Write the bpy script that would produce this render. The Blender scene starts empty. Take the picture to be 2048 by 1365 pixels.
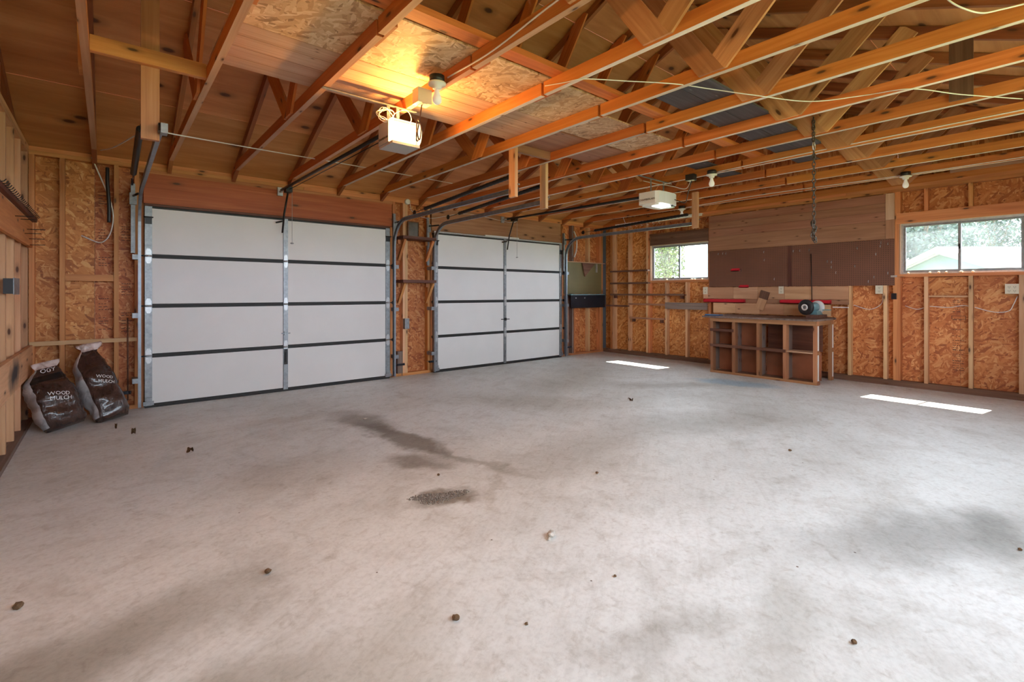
import bpy, bmesh, math, random
from mathutils import Vector, Matrix, noise
random.seed(7)
SC = bpy.context.scene
COL = SC.collection
# ---------------------------------------------------------------- camera, world, sun, exposure
F, YAW, Y0, CAMH = 960.4, 0.70, 586.4, 1.206      # focal length in px of a 2048 px frame
CY, SY = math.cos(YAW), math.sin(YAW)
cd = bpy.data.cameras.new('camera'); cam = bpy.data.objects.new('camera', cd); COL.objects.link(cam)
cd.sensor_fit = 'HORIZONTAL'; cd.sensor_width = 36; cd.lens = 36*F/2048
cd.shift_y = -(682.5-Y0)/2048; cd.clip_start = 0.02; cd.clip_end = 300
cam.location = (0, 0, CAMH); cam.rotation_euler = (math.pi/2, 0, -YAW)
SC.camera = cam
SC.view_settings.view_transform = 'Standard'
SC.view_settings.look = 'None'
SC.view_settings.gamma = 1
SC.view_settings.use_curve_mapping = False
SC.view_settings.exposure = 1.38
SC.cycles.use_denoising = True
SC.cycles.max_bounces = 10; SC.cycles.diffuse_bounces = 7; SC.cycles.glossy_bounces = 3
SC.cycles.transparent_max_bounces = 12; SC.cycles.sample_clamp_indirect = 6
SC.cycles.caustics_reflective = False; SC.cycles.caustics_refractive = False
w = bpy.data.worlds.new('world'); SC.world = w; w.use_nodes = True
bg = w.node_tree.nodes['Background']; bg.inputs[0].default_value = (0.74, 0.87, 1.0, 1); bg.inputs[1].default_value = 4.6
sun = bpy.data.lights.new('sun', 'SUN'); so = bpy.data.objects.new('sun', sun); COL.objects.link(so)
sun.energy = 13; sun.angle = 0.0093; sun.color = (1, .95, .87)
so.rotation_euler = Vector((-.6, .1, -1)).to_track_quat('-Z', 'Y').to_euler()

# ---------------------------------------------------------------- measured planes
YW = 6.36      # stud faces of the wall with the garage doors
XR = 7.814     # stud faces of the right wall
XL = -0.565    # stud faces of the left wall
YF = -0.95     # stud faces of the wall behind the camera
ZT = 2.59      # underside of the trusses
SD = 0.089
def ray(u, v):
    r = (u-1024)/F
    return Vector((SY+r*CY, CY-r*SY, -(v-Y0)/F))
def PX(u, v, X):
    q = ray(u, v); return q*(X/q.x)+Vector((0, 0, CAMH))
def PY(u, v, Y):
    q = ray(u, v); return q*(Y/q.y)+Vector((0, 0, CAMH))
def PZ(u, v, Z=0):
    q = ray(u, v); return q*((Z-CAMH)/q.z)+Vector((0, 0, CAMH))

# ---------------------------------------------------------------- materials
class NT:
    def __init__(s, name):
        s.m = bpy.data.materials.new(name); s.m.use_nodes = True
        s.t = s.m.node_tree; s.n = s.t.nodes; s.l = s.t.links; s.b = s.n['Principled BSDF']
    def node(s, typ, **kw):
        x = s.n.new(typ)
        for k, v in kw.items():
            if k.startswith('i_'):
                x.inputs[k[2:].replace('_', ' ')].default_value = v
            else: setattr(x, k, v)
        return x
    def link(s, a, b): s.l.new(a, b)
    def coords(s, scale=(1, 1, 1), rot=(0, 0, 0), rnd=True, src='Object'):
        tc = s.node('ShaderNodeTexCoord'); mp = s.node('ShaderNodeMapping')
        mp.vector_type = 'TEXTURE'; mp.inputs['Scale'].default_value = tuple(1/q for q in scale); mp.inputs['Rotation'].default_value = rot
        if rnd:
            oi = s.node('ShaderNodeObjectInfo')
            mul = s.node('ShaderNodeVectorMath', operation='SCALE'); mul.inputs[0].default_value = (13.7, 7.3, 5.1)
            s.link(oi.outputs['Random'], mul.inputs['Scale'])
            ad = s.node('ShaderNodeVectorMath', operation='ADD')
            s.link(tc.outputs[src], ad.inputs[0]); s.link(mul.outputs[0], ad.inputs[1]); s.link(ad.outputs[0], mp.inputs[0])
        else: s.link(tc.outputs[src], mp.inputs[0])
        return mp.outputs[0]
    def noise(s, vec, scale=1, detail=4, rough=.55, dist=0):
        x = s.node('ShaderNodeTexNoise'); x.inputs['Scale'].default_value = scale; x.inputs['Detail'].default_value = detail
        x.inputs['Roughness'].default_value = rough; x.inputs['Distortion'].default_value = dist
        s.link(vec, x.inputs['Vector']); return x.outputs['Fac']
    def ramp(s, fac, stops):
        x = s.node('ShaderNodeValToRGB'); e = x.color_ramp.elements
        while len(e) < len(stops): e.new(.5)
        for q, (p, c) in zip(e, stops):
            q.position = p; q.color = (*c, 1) if len(c) == 3 else c
        s.link(fac, x.inputs[0]); return x.outputs[0]
    def mix(s, fac, a, b, blend='MIX'):
        x = s.node('ShaderNodeMix', data_type='RGBA', blend_type=blend)
        if isinstance(fac, (int, float)): x.inputs[0].default_value = fac
        else: s.link(fac, x.inputs[0])
        for i, q in ((6, a), (7, b)):
            if isinstance(q, tuple): x.inputs[i].default_value = (*q, 1)
            else: s.link(q, x.inputs[i])
        return x.outputs[2]
    def math(s, op, a, b=0, c=0, clamp=False):
        x = s.node('ShaderNodeMath', operation=op, use_clamp=clamp)
        for i, q in enumerate((a, b, c)):
            if isinstance(q, (int, float)): x.inputs[i].default_value = q
            else: s.link(q, x.inputs[i])
        return x.outputs[0]
    def bump(s, h, strength=.2, dist=.01):
        x = s.node('ShaderNodeBump'); x.inputs['Strength'].default_value = strength; x.inputs['Distance'].default_value = dist
        s.link(h, x.inputs['Height']); s.link(x.outputs[0], s.b.inputs['Normal'])
    def rough(s, v): s.b.inputs['Roughness'].default_value = v
    def tint(s, col, amt=.22):
        oi = s.node('ShaderNodeObjectInfo')
        hs = s.node('ShaderNodeHueSaturation')
        v = s.math('MULTIPLY_ADD', oi.outputs['Random'], amt*2, 1-amt)
        s.link(v, hs.inputs['Value'])
        h = s.math('MULTIPLY_ADD', s.math('FRACT', s.math('MULTIPLY', oi.outputs['Random'], 7.31)), .016, .492)
        s.link(h, hs.inputs['Hue']); s.link(col, hs.inputs['Color']); return hs.outputs[0]

def lumber(name, dark, mid, light, knot=(.10, .035, .012), grain=1.0, rough=.62, tint=.18, knots=.085, kscale=(2.6, 8, 8)):
    t = NT(name)
    v = t.coords((1.1, 26*grain, 26*grain))
    n = t.noise(v, 1, 5, .6, .6)
    c = t.ramp(n, [(.28, dark), (.52, mid), (.74, light)])
    v2 = t.coords((.8, 3, 3)); n2 = t.noise(v2, 1, 2)
    c = t.mix(t.ramp(n2, [(.35, (0, 0, 0)), (.7, (1, 1, 1))]), c, t.mix(1.0, c, (.80, .72, .66), 'MULTIPLY'))
    vo = t.node('ShaderNodeTexVoronoi', voronoi_dimensions='2D'); vo.inputs['Scale'].default_value = 1
    sx = t.node('ShaderNodeSeparateXYZ'); t.link(t.coords(kscale), sx.inputs[0])
    cx2 = t.node('ShaderNodeCombineXYZ'); t.link(sx.outputs[0], cx2.inputs[0]); t.link(t.math('ADD', sx.outputs[1], sx.outputs[2]), cx2.inputs[1])
    t.link(cx2.outputs[0], vo.inputs['Vector'])
    k = t.ramp(vo.outputs['Distance'], [(knots*.55, (1, 1, 1)), (knots, (.35, .35, .35)), (knots*2.2, (0, 0, 0))])
    # only some cells own a knot
    sep = t.node('ShaderNodeSeparateColor'); t.link(vo.outputs['Color'], sep.inputs[0])
    k2 = t.math('MULTIPLY', k, t.math('GREATER_THAN', sep.outputs[0], .55))
    c = t.mix(k2, c, knot)
    c = t.tint(c, tint)
    t.link(c, t.b.inputs['Base Color']); t.rough(rough)
    t.bump(n, .12, .004)
    return t.m
def osb(name, dark, mid, light, pale):
    t = NT(name)
    wv = t.coords((1, 1, 1))
    def layer(rot, sc):
        vo = t.node('ShaderNodeTexVoronoi'); vo.inputs['Scale'].default_value = 1
        mp = t.node('ShaderNodeMapping'); mp.vector_type = 'TEXTURE'; mp.inputs['Rotation'].default_value = (0, 0, rot); mp.inputs['Scale'].default_value = tuple(1/q for q in sc)
        nz = t.node('ShaderNodeTexNoise'); nz.inputs['Scale'].default_value = 9; t.link(wv, nz.inputs['Vector'])
        a = t.node('ShaderNodeVectorMath', operation='SCALE'); a.inputs['Scale'].default_value = .035; t.link(nz.outputs['Color'], a.inputs[0])
        b = t.node('ShaderNodeVectorMath', operation='ADD'); t.link(wv, b.inputs[0]); t.link(a.outputs[0], b.inputs[1])
        t.link(b.outputs[0], mp.inputs[0]); t.link(mp.outputs[0], vo.inputs['Vector'])
        s = t.node('ShaderNodeSeparateColor'); t.link(vo.outputs['Color'], s.inputs[0]); return s
    A = layer(.45, (13, 54, 3)); B = layer(-.2, (11, 46, 3)); Cc = layer(1.5, (15, 56, 3)); Dd = layer(2.3, (10, 40, 3))
    f = t.mix(t.math('GREATER_THAN', B.outputs[1], .55), A.outputs[0], B.outputs[0])
    f = t.mix(t.math('GREATER_THAN', Cc.outputs[1], .62), f, Cc.outputs[0])
    f = t.mix(t.math('GREATER_THAN', Dd.outputs[1], .72), f, Dd.outputs[0])
    fine = t.noise(wv, 70, 3)
    g = t.math('MULTIPLY_ADD', fine, .25, t.math('MULTIPLY', f, .8), clamp=False)
    c = t.ramp(g, [(.04, dark), (.28, mid), (.66, light), (.98, pale)])
    big = t.noise(wv, 1.4, 2)
    c = t.mix(t.ramp(big, [(.4, (0, 0, 0)), (.65, (1, 1, 1))]), c, t.mix(1.0, c, (.80, .74, .70), 'MULTIPLY'))
    c = t.tint(c, .08)
    t.link(c, t.b.inputs['Base Color']); t.rough(.6); t.bump(f, .25, .004)
    return t.m
def plain(name, col, rough=.5, metal=0, var=.0, scale=8, bump=0):
    t = NT(name); t.rough(rough); t.b.inputs['Metallic'].default_value = metal
    if var:
        n = t.noise(t.coords(), scale, 5)
        c = t.ramp(n, [(.3, tuple(x*(1-var) for x in col)), (.7, tuple(min(1, x*(1+var)) for x in col))])
        t.link(c, t.b.inputs['Base Color'])
        if bump: t.bump(n, bump, .01)
    else: t.b.inputs['Base Color'].default_value = (*col, 1)
    return t.m
def emit(name, col, strength, base=None):
    t = NT(name); t.b.inputs['Base Color'].default_value = (*(base or col), 1)
    t.b.inputs['Emission Color'].default_value = (*col, 1); t.b.inputs['Emission Strength'].default_value = strength
    return t.m

M = {}
M['stud'] = lumber('stud_pine', (.50, .185, .06), (.64, .265, .09), (.74, .35, .14))
M['studp'] = lumber('pale_stud_pine', (.58, .32, .15), (.70, .42, .22), (.78, .51, .29))
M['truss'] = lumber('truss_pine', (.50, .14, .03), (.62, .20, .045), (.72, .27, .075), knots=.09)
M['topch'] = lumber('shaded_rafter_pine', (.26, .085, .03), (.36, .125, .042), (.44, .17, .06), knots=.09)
M['edge'] = lumber('lit_pine_underside', (.60, .50, .40), (.74, .65, .55), (.82, .75, .66), knots=.05)  # paler pine: light on the chord undersides painted into the colour
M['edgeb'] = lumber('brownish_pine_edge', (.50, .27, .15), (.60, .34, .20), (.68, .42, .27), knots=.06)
M['web'] = lumber('web_board_pine', (.44, .20, .085), (.56, .29, .13), (.66, .38, .19), knots=.11)
M['red'] = lumber('redwood_header', (.36, .085, .028), (.46, .125, .042), (.54, .17, .06), knots=.07, kscale=(1.6, 5, 5))
M['header'] = lumber('fir_header', (.42, .20, .09), (.55, .29, .14), (.64, .37, .19), knots=.10, kscale=(2.2, 7, 7))
M['darkwood'] = lumber('dark_stained_board', (.08, .026, .014), (.125, .043, .024), (.18, .07, .04), tint=.12)
M['shelf'] = lumber('walnut_shelf_board', (.11, .05, .03), (.17, .08, .05), (.23, .12, .075), tint=.15)
M['greywood'] = lumber('weathered_grey_board', (.16, .11, .09), (.25, .18, .15), (.34, .26, .22), tint=.15)
M['plank'] = lumber('aged_plank', (.30, .135, .075), (.39, .185, .105), (.46, .235, .14), tint=.08, knots=.05)
M['loftplank'] = lumber('loft_plank', (.48, .28, .17), (.58, .37, .24), (.66, .44, .30), tint=.05, knots=.03)
M['bench'] = lumber('aged_bench_pine', (.33, .14, .06), (.43, .20, .09), (.52, .27, .13))
M['slate'] = lumber('slate_painted_board', (.055, .05, .06), (.085, .08, .095), (.14, .135, .15), knot=(.2, .2, .2), tint=.2, knots=.04)
M['ply'] = lumber('cdx_plywood', (.50, .20, .065), (.61, .27, .095), (.70, .35, .145), grain=.35, knots=.095, kscale=(1.7, 3.2, 3.2), tint=.06)
M['plyboard'] = lumber('plywood_strip', (.55, .30, .15), (.66, .39, .21), (.74, .47, .27), grain=.5, knots=.05, tint=.16)
M['hardboard'] = plain('brown_hardboard', (.30, .105, .05), .6, var=.25, scale=3)
M['osb'] = osb('wall_osb', (.24, .062, .015), (.49, .155, .036), (.64, .25, .070), (.78, .42, .165))
M['osbp'] = osb('loft_osb', (.26, .13, .055), (.56, .33, .17), (.70, .47, .27), (.82, .63, .42))
M['galv'] = plain('galvanised_steel', (.27, .285, .30), .45, .6, var=.22, scale=30)
M['steel'] = plain('bright_zinc_steel', (.50, .51, .52), .4, .7, var=.12, scale=40)
M['track'] = plain('track_steel', (.26, .285, .32), .42, .7, var=.15, scale=20)
M['darksteel'] = plain('dark_oiled_steel', (.028, .027, .028), .4, .6)
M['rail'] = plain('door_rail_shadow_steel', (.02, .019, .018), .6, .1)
M['white'] = plain('door_insulation_white', (.76, .75, .735), .55, var=.03, scale=2)
M['plasticw'] = plain('white_plastic', (.78, .77, .74), .4)
M['plasticg'] = plain('grey_plastic', (.42, .42, .43), .45)
M['black'] = plain('black_plastic', (.018, .018, .02), .45)
M['cable'] = plain('romex_cable', (.74, .73, .71), .5)
M['porcelain'] = plain('porcelain', (.80, .78, .74), .25)
M['redplastic'] = plain('red_plastic', (.62, .012, .03), .35)
M['blue'] = plain('blue_plastic', (.03, .10, .22), .4)
M['bluesteel'] = plain('dark_blue_enamel', (.012, .016, .024), .3, .3, var=.3, scale=6)
M['ivory'] = plain('ivory_outlet_plastic', (.72, .66, .50), .4)
M['slot'] = plain('dark_slot', (.02, .015, .012), .6)
M['frost'] = emit('frosted_bulb_glass', (1, .93, .8), .06, (.85, .83, .8))
M['ink'] = plain('stamp_ink', (.10, .035, .02), .7)
M['redink'] = plain('red_stamp_ink', (.45, .06, .03), .7)
M['labeltext'] = plain('dark_lettering', (.05, .035, .03), .5)
M['whitetext'] = plain('white_lettering', (.82, .82, .82), .4)
M['tan'] = plain('tan_board', (.48, .27, .12), .6, var=.1)
M['chainsteel'] = plain('rusty_chain_steel', (.10, .075, .06), .6, .5, var=.4, scale=60)
M['gravel'] = plain('loose_gravel', (.20, .17, .14), .9, var=.5, scale=90)
M['leaf'] = plain('dry_leaf', (.13, .075, .035), .8, var=.4, scale=60)
M['stone'] = plain('pale_mortar_crumb', (.52, .48, .42), .9, var=.3, scale=60)
M['greenpeg'] = plain('olive_pegboard', (.34, .30, .17), .6, var=.12, scale=3)
M['teal'] = plain('teal_painted_edge', (.18, .32, .34), .4, .3)
M['mirror'] = plain('smoky_pane', (.22, .23, .22), .18, .5, var=.35, scale=6)
M['foam'] = plain('spray_foam', (.75, .68, .5), .9, var=.15)
M['siding'] = plain('neighbour_siding', (.14, .17, .20), .8)
M['roofw'] = plain('neighbour_roof', (.80, .80, .80), .8)
M['fascia'] = plain('neighbour_fascia', (.17, .15, .12), .7)
M['bark'] = plain('bark', (.12, .08, .05), .9, var=.3)
M['grass'] = plain('garden_ground', (.20, .24, .10), .9, var=.4, scale=3)
def leafmat(name, a, b):
    t = NT(name)
    oi = t.noise(t.coords((1, 1, 1), rnd=False), 3, 4)
    t.link(t.ramp(oi, [(.35, a), (.65, b)]), t.b.inputs['Base Color']); t.rough(.6); return t.m
M['leafy'] = leafmat('yellow_green_leaves', (.035, .06, .008), (.14, .17, .025))
M['leafd'] = leafmat('blue_green_leaves', (.012, .022, .014), (.05, .075, .05))
# pegboard with holes
def pegmat(name, col, hole):
    t = NT(name)
    tc = t.coords((1/.0254,)*3, rnd=False)
    fr = t.node('ShaderNodeVectorMath', operation='FRACTION'); t.link(tc, fr.inputs[0])
    sb = t.node('ShaderNodeVectorMath', operation='SUBTRACT'); t.link(fr.outputs[0], sb.inputs[0]); sb.inputs[1].default_value = (.5, .5, .5)
    ml = t.node('ShaderNodeVectorMath', operation='MULTIPLY'); t.link(sb.outputs[0], ml.inputs[0]); ml.inputs[1].default_value = (1, 1, 0)
    ln = t.node('ShaderNodeVectorMath', operation='LENGTH'); t.link(ml.outputs[0], ln.inputs[0])
    k = t.math('LESS_THAN', ln.outputs['Value'], .17)
    n = t.noise(t.coords(), 2.5, 4)
    base = t.ramp(n, [(.3, tuple(x*.85 for x in col)), (.7, tuple(x*1.12 for x in col))])
    t.link(t.mix(k, base, hole), t.b.inputs['Base Color']); t.rough(.55)
    return t.m
M['peg'] = pegmat('brown_pegboard', (.18, .072, .04), (.035, .014, .008))
M['peg2'] = pegmat('olive_pegboard_holes', (.19, .15, .06), (.10, .08, .04))
# dirty window glass
def glass(name, haze, col):
    t = NT(name); n = t.n; out = n['Material Output']
    tr = n.new('ShaderNodeBsdfTransparent'); tr.inputs[0].default_value = (.95, .97, .97, 1)
    tl = n.new('ShaderNodeBsdfTranslucent'); tl.inputs[0].default_value = (*col, 1)
    mx = n.new('ShaderNodeMixShader')
    f = t.ramp(t.noise(t.coords((1, 1, 1)), 3.5, 6, .7), [(.3, (haze*.55,)*3), (.75, (min(1, haze*1.5),)*3)])
    t.link(f, mx.inputs[0]); t.link(tr.outputs[0], mx.inputs[1]); t.link(tl.outputs[0], mx.inputs[2]); t.link(mx.outputs[0], out.inputs[0])
    return t.m
def scorch():
    m_ = M['studp'].copy(); m_.name = 'scorched_board'; nt = m_.node_tree; b = nt.nodes['Principled BSDF']
    src = b.inputs['Base Color'].links[0].from_socket
    N = nt.nodes.new; tc = N('ShaderNodeTexCoord'); nz = N('ShaderNodeTexNoise'); nz.inputs['Scale'].default_value = 6
    mp = N('ShaderNodeMapping'); mp.inputs['Scale'].default_value = (2.6, 6.5, 0); ad = N('ShaderNodeVectorMath'); ad.operation = 'LENGTH'
    nt.links.new(tc.outputs['Object'], mp.inputs[0]); nt.links.new(mp.outputs[0], ad.inputs[0]); nt.links.new(tc.outputs['Object'], nz.inputs['Vector'])
    sm = N('ShaderNodeMath'); sm.operation = 'ADD'; nt.links.new(ad.outputs['Value'], sm.inputs[0]); nt.links.new(nz.outputs['Fac'], sm.inputs[1])
    mr = N('ShaderNodeMapRange'); nt.links.new(sm.outputs[0], mr.inputs[0]); mr.inputs[1].default_value = 1.5; mr.inputs[2].default_value = .75
    mx = N('ShaderNodeMix'); mx.data_type = 'RGBA'; nt.links.new(mr.outputs[0], mx.inputs[0]); nt.links.new(src, mx.inputs[6]); mx.inputs[7].default_value = (.025, .027, .032, 1)
    nt.links.new(mx.outputs[2], b.inputs['Base Color']); return m_
M['scorch'] = scorch()
M['glass'] = glass('dusty_glass', .026, (.85, .9, .95))
M['glass1'] = glass('clearer_glass', .018, (.9, .9, .85))
# lens of the lit opener
def lens():
    t = NT('lit_lens'); n = t.n; out = n['Material Output']
    tr = n.new('ShaderNodeBsdfTransparent'); tr.inputs[0].default_value = (1, .93, .82, 1)
    em = n.new('ShaderNodeEmission'); em.inputs[0].default_value = (1, .78, .45, 1); em.inputs[1].default_value = 1.1
    mx = n.new('ShaderNodeMixShader'); mx.inputs[0].default_value = .55
    t.link(tr.outputs[0], mx.inputs[1]); t.link(em.outputs[0], mx.inputs[2]); t.link(mx.outputs[0], out.inputs[0]); return t.m
M['lens'] = lens()
M['led'] = emit('led_lens', (.93, .97, 1), .9)
# concrete
def concrete():
    t = NT('garage_concrete')
    v = t.coords((1, 1, 1), rnd=False)
    n1 = t.noise(v, .55, 6, .62, .4); n2 = t.noise(v, 3.2, 7, .65, .8); n3 = t.noise(v, 45, 4, .6)
    c = t.ramp(n1, [(.30, (.60, .605, .575)), (.50, (.74, .765, .745)), (.70, (.84, .87, .86))])
    c2 = t.ramp(n2, [(.32, (.62, .58, .53)), (.50, (1, 1, 1)), (.75, (1.0, 1.0, 1.0))])
    c = t.mix(.45, c, c2, 'MULTIPLY')
    c3 = t.ramp(n3, [(.30, (.80, .79, .78)), (.55, (1, 1, 1))])
    c = t.mix(.65, c, c3, 'MULTIPLY')
    n4 = t.noise(v, 13, 6, .72, .6)
    c = t.mix(.48, c, t.ramp(n4, [(.34, (.66, .62, .57)), (.47, (.97, .97, .96)), (.62, (1, 1, 1)), (.78, (1.0, 1.0, 1.0))]), 'MULTIPLY')
    vs = t.node('ShaderNodeTexVoronoi'); vs.inputs['Scale'].default_value = 9; t.link(v, vs.inputs['Vector'])
    ss = t.node('ShaderNodeSeparateColor'); t.link(vs.outputs['Color'], ss.inputs[0])
    sp = t.math('MULTIPLY', t.math('LESS_THAN', vs.outputs['Distance'], .045), t.math('GREATER_THAN', ss.outputs[0], .86))
    c = t.mix(sp, c, (.16, .12, .09))
    sv = t.coords((.9, 7, 1), (0, 0, .55), rnd=False)      # trowel strokes
    c = t.mix(.22, c, t.ramp(t.noise(sv, 1.6, 5, .7, 1.5), [(.38, (.72, .70, .67)), (.5, (1, 1, 1))]), 'MULTIPLY')
    # distorted position for the stains
    nz = t.node('ShaderNodeTexNoise'); nz.inputs['Scale'].default_value = 3.2; nz.inputs['Detail'].default_value = 5; nz.inputs['Roughness'].default_value = .62
    t.link(v, nz.inputs['Vector'])
    a = t.node('ShaderNodeVectorMath', operation='SUBTRACT'); t.link(nz.outputs['Color'], a.inputs[0]); a.inputs[1].default_value = (.5, .5, .5)
    b = t.node('ShaderNodeVectorMath', operation='MULTIPLY'); t.link(a.outputs[0], b.inputs[0]); b.inputs[1].default_value = (.42, .42, 0)
    d = t.node('ShaderNodeVectorMath', operation='ADD'); t.link(v, d.inputs[0]); t.link(b.outputs[0], d.inputs[1])
    def stain(c, x, y, rx, ry, ang, col, amt, soft=.5):
        s = t.node('ShaderNodeVectorMath', operation='SUBTRACT'); t.link(d.outputs[0], s.inputs[0]); s.inputs[1].default_value = (x, y, 0)
        m = t.node('ShaderNodeMapping'); m.vector_type = 'POINT'; m.inputs['Rotation'].default_value = (0, 0, -ang)
        t.link(s.outputs[0], m.inputs[0])
        q = t.node('ShaderNodeVectorMath', operation='MULTIPLY'); t.link(m.outputs[0], q.inputs[0]); q.inputs[1].default_value = (1/rx, 1/ry, 0)
        l = t.node('ShaderNodeVectorMath', operation='LENGTH'); t.link(q.outputs[0], l.inputs[0])
        k = t.node('ShaderNodeMapRange', interpolation_type='SMOOTHSTEP'); t.link(l.outputs['Value'], k.inputs[0])
        k.inputs[1].default_value = 1+soft; k.inputs[2].default_value = 1-soft; k.inputs[3].default_value = 0; k.inputs[4].default_value = amt
        return t.mix(k.outputs[0], c, col, 'MULTIPLY')
    c = stain(c, 1.84, 4.35, .45, .17, -1.45, (.46, .42, .38), .9, .6)
    c = stain(c, 1.88, 3.62, .62, .12, -1.50, (.38, .34, .30), .95, .5)
    c = stain(c, 1.70, 3.02, .24, .11, -1.1, (.45, .41, .37), .9, .6)
    c = stain(c, 2.02, 2.80, .42, .055, -1.35, (.60, .57, .52), .8, .6)
    c = stain(c, 1.52, 2.42, .20, .10, -.5, (.34, .29, .24), .95, .45)
    c = stain(c, 1.85, 2.35, .30, .05, .8, (.75, .71, .66), .7, .6)
    c = stain(c, -.1, 2.1, .55, .2, .2, (.45, .42, .37), .85, .8)
    c = stain(c, .1, 1.55, .4, .13, .3, (.5, .46, .40), .85, .8)
    c = stain(c, 1.5, .95, .22, .07, -.3, (.6, .58, .55), .6, .8)
    c = stain(c, .45, 1.35, .55, .2, .6, (.62, .58, .52), .7, .7)
    c = stain(c, 3.2, .45, .7, .22, -.5, (.42, .41, .39), .85, .8)
    c = stain(c, 3.3, .25, .35, .10, .2, (.5, .49, .46), .6, .8)
    c = stain(c, 2.0, .75, .25, .1, .3, (.66, .64, .60), .6, .7)
    c = stain(c, 3.6, 3.9, .8, .3, -.9, (.74, .70, .64), .7, .7)
    c = stain(c, 5.0, 4.6, .9, .4, .5, (.74, .71, .66), .7, .7)
    c = stain(c, 4.3, 2.3, .9, .35, -.4, (.66, .64, .61), .8, .7)
    c = stain(c, 2.75, 2.5, .6, .3, .1, (.72, .70, .68), .8, .7)
    c = stain(c, 5.6, 3.5, .7, .2, -.7, (.66, .64, .61), .8, .7)
    c = stain(c, .9, 3.4, .4, .3, .2, (.80, .75, .69), .7, .7)
    c = stain(c, 1.25, 4.9, .35, .12, 0, (.72, .66, .6), .6, .7)
    c = stain(c, 6.42, 3.0, .22, .45, .25, (.42, .66, .85), .7, .45)     # bluish patch at the bench
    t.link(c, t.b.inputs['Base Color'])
    r = t.ramp(n2, [(.3, (.42,)*3), (.7, (.62,)*3)]); t.link(r, t.b.inputs['Roughness'])
    h = t.math('ADD', t.math('MULTIPLY', n2, .6), t.math('MULTIPLY', n3, .12))
    t.bump(h, .18, .02)
    return t.m
M['concrete'] = concrete()
def bagmat():
    t = NT('mulch_bag_film')
    n = t.noise(t.coords((1, 1, 1)), 9, 6, .7, 1.2)
    t.link(t.ramp(n, [(.3, (.018, .011, .010)), (.55, (.06, .032, .026)), (.8, (.14, .075, .06))]), t.b.inputs['Base Color'])
    t.rough(.22); t.b.inputs['Coat Weight'].default_value = .5; t.bump(t.noise(t.coords((14, 3, 5)), 2, 4, .6, 1.5), .55, .02); return t.m
M['bag'] = bagmat()
def bagside(name, a, b, sc):
    t = NT(name)
    n = t.noise(t.coords((1, 1, 1)), sc, 4, .6, .5)
    t.link(t.ramp(n, [(.42, a), (.55, b)]), t.b.inputs['Base Color']); t.rough(.3); t.bump(n, .4, .01); return t.m
M['bagside'] = bagside('bag_white_gusset', (.34, .33, .34), (.62, .60, .60), 7)
M['bagtop'] = bagside('bag_clear_top', (.36, .26, .22), (.62, .50, .46), 12)
M['bagblack'] = plain('bag_black_print', (.012, .012, .014), .25)
M['bagblue'] = plain('bag_pale_blue_label', (.42, .60, .72), .35)

# ---------------------------------------------------------------- object helpers
WM = {}
def link(name, data, mat4, parent=None, mat=None, kind=None):
    o = bpy.data.objects.new(name, data); COL.objects.link(o)
    if mat is not None and data is not None and not data.materials: data.materials.append(mat)
    if parent is not None:
        o.parent = parent; o.matrix_parent_inverse = WM[parent.name].inverted()
    o.matrix_basis = mat4; WM[o.name] = mat4.copy()
    if kind: o['kind'] = kind
    return o
def tag(o, label=None, cat=None, group=None, kind=None):
    if label: o['label'] = label
    if cat: o['category'] = cat
    if group: o['group'] = group
    if kind: o['kind'] = kind
    return o
def thing(name, loc, label, cat, group=None):
    o = link(name, None, Matrix.Translation(Vector(loc))); o.empty_display_size = .1
    return tag(o, label, cat, group)
def struct(name, loc=(0, 0, 0)):
    o = link(name, None, Matrix.Translation(Vector(loc))); o.empty_display_size = .1; o['kind'] = 'structure'; return o
_mc = {}
def boxmesh(L, W, T, mat, name):
    k = (round(L, 3), round(W, 3), round(T, 3), mat.name)
    if k in _mc: return _mc[k]
    x, y, z = L/2, W/2, T/2
    me = bpy.data.meshes.new(name)
    me.from_pydata([(-x, -y, -z), (x, -y, -z), (x, y, -z), (-x, y, -z), (-x, -y, z), (x, -y, z), (x, y, z), (-x, y, z)], [],
                   [(0, 3, 2, 1), (4, 5, 6, 7), (0, 1, 5, 4), (1, 2, 6, 5), (2, 3, 7, 6), (3, 0, 4, 7)])
    me.materials.append(mat); _mc[k] = me; return me
def board(name, a, b, wd, th, mat, parent=None, up=(0, 0, 1)):
    """board from a to b, wd across in the direction up, th in the third"""
    a, b = Vector(a), Vector(b); x = (b-a); L = x.length; x.normalize()
    y = Vector(up); y = (y-x*y.dot(x)).normalized(); z = x.cross(y)
    m = Matrix((x, y, z)).transposed().to_4x4(); m.translation = (a+b)/2
    return link(name, boxmesh(L, wd, th, M[mat], name), m, parent)
def box(name, lo, hi, mat, parent=None):
    lo, hi = Vector(lo), Vector(hi); d = hi-lo; c = (lo+hi)/2
    ax = sorted(range(3), key=lambda i: -abs(d[i]))
    e = [Vector((1, 0, 0)), Vector((0, 1, 0)), Vector((0, 0, 1))]
    x, y = e[ax[0]], e[ax[1]]; z = x.cross(y)
    m = Matrix((x, y, z)).transposed().to_4x4(); m.translation = c
    return link(name, boxmesh(abs(d[ax[0]]), abs(d[ax[1]]), abs(d[ax[2]]), M[mat], name), m, parent)
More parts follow.
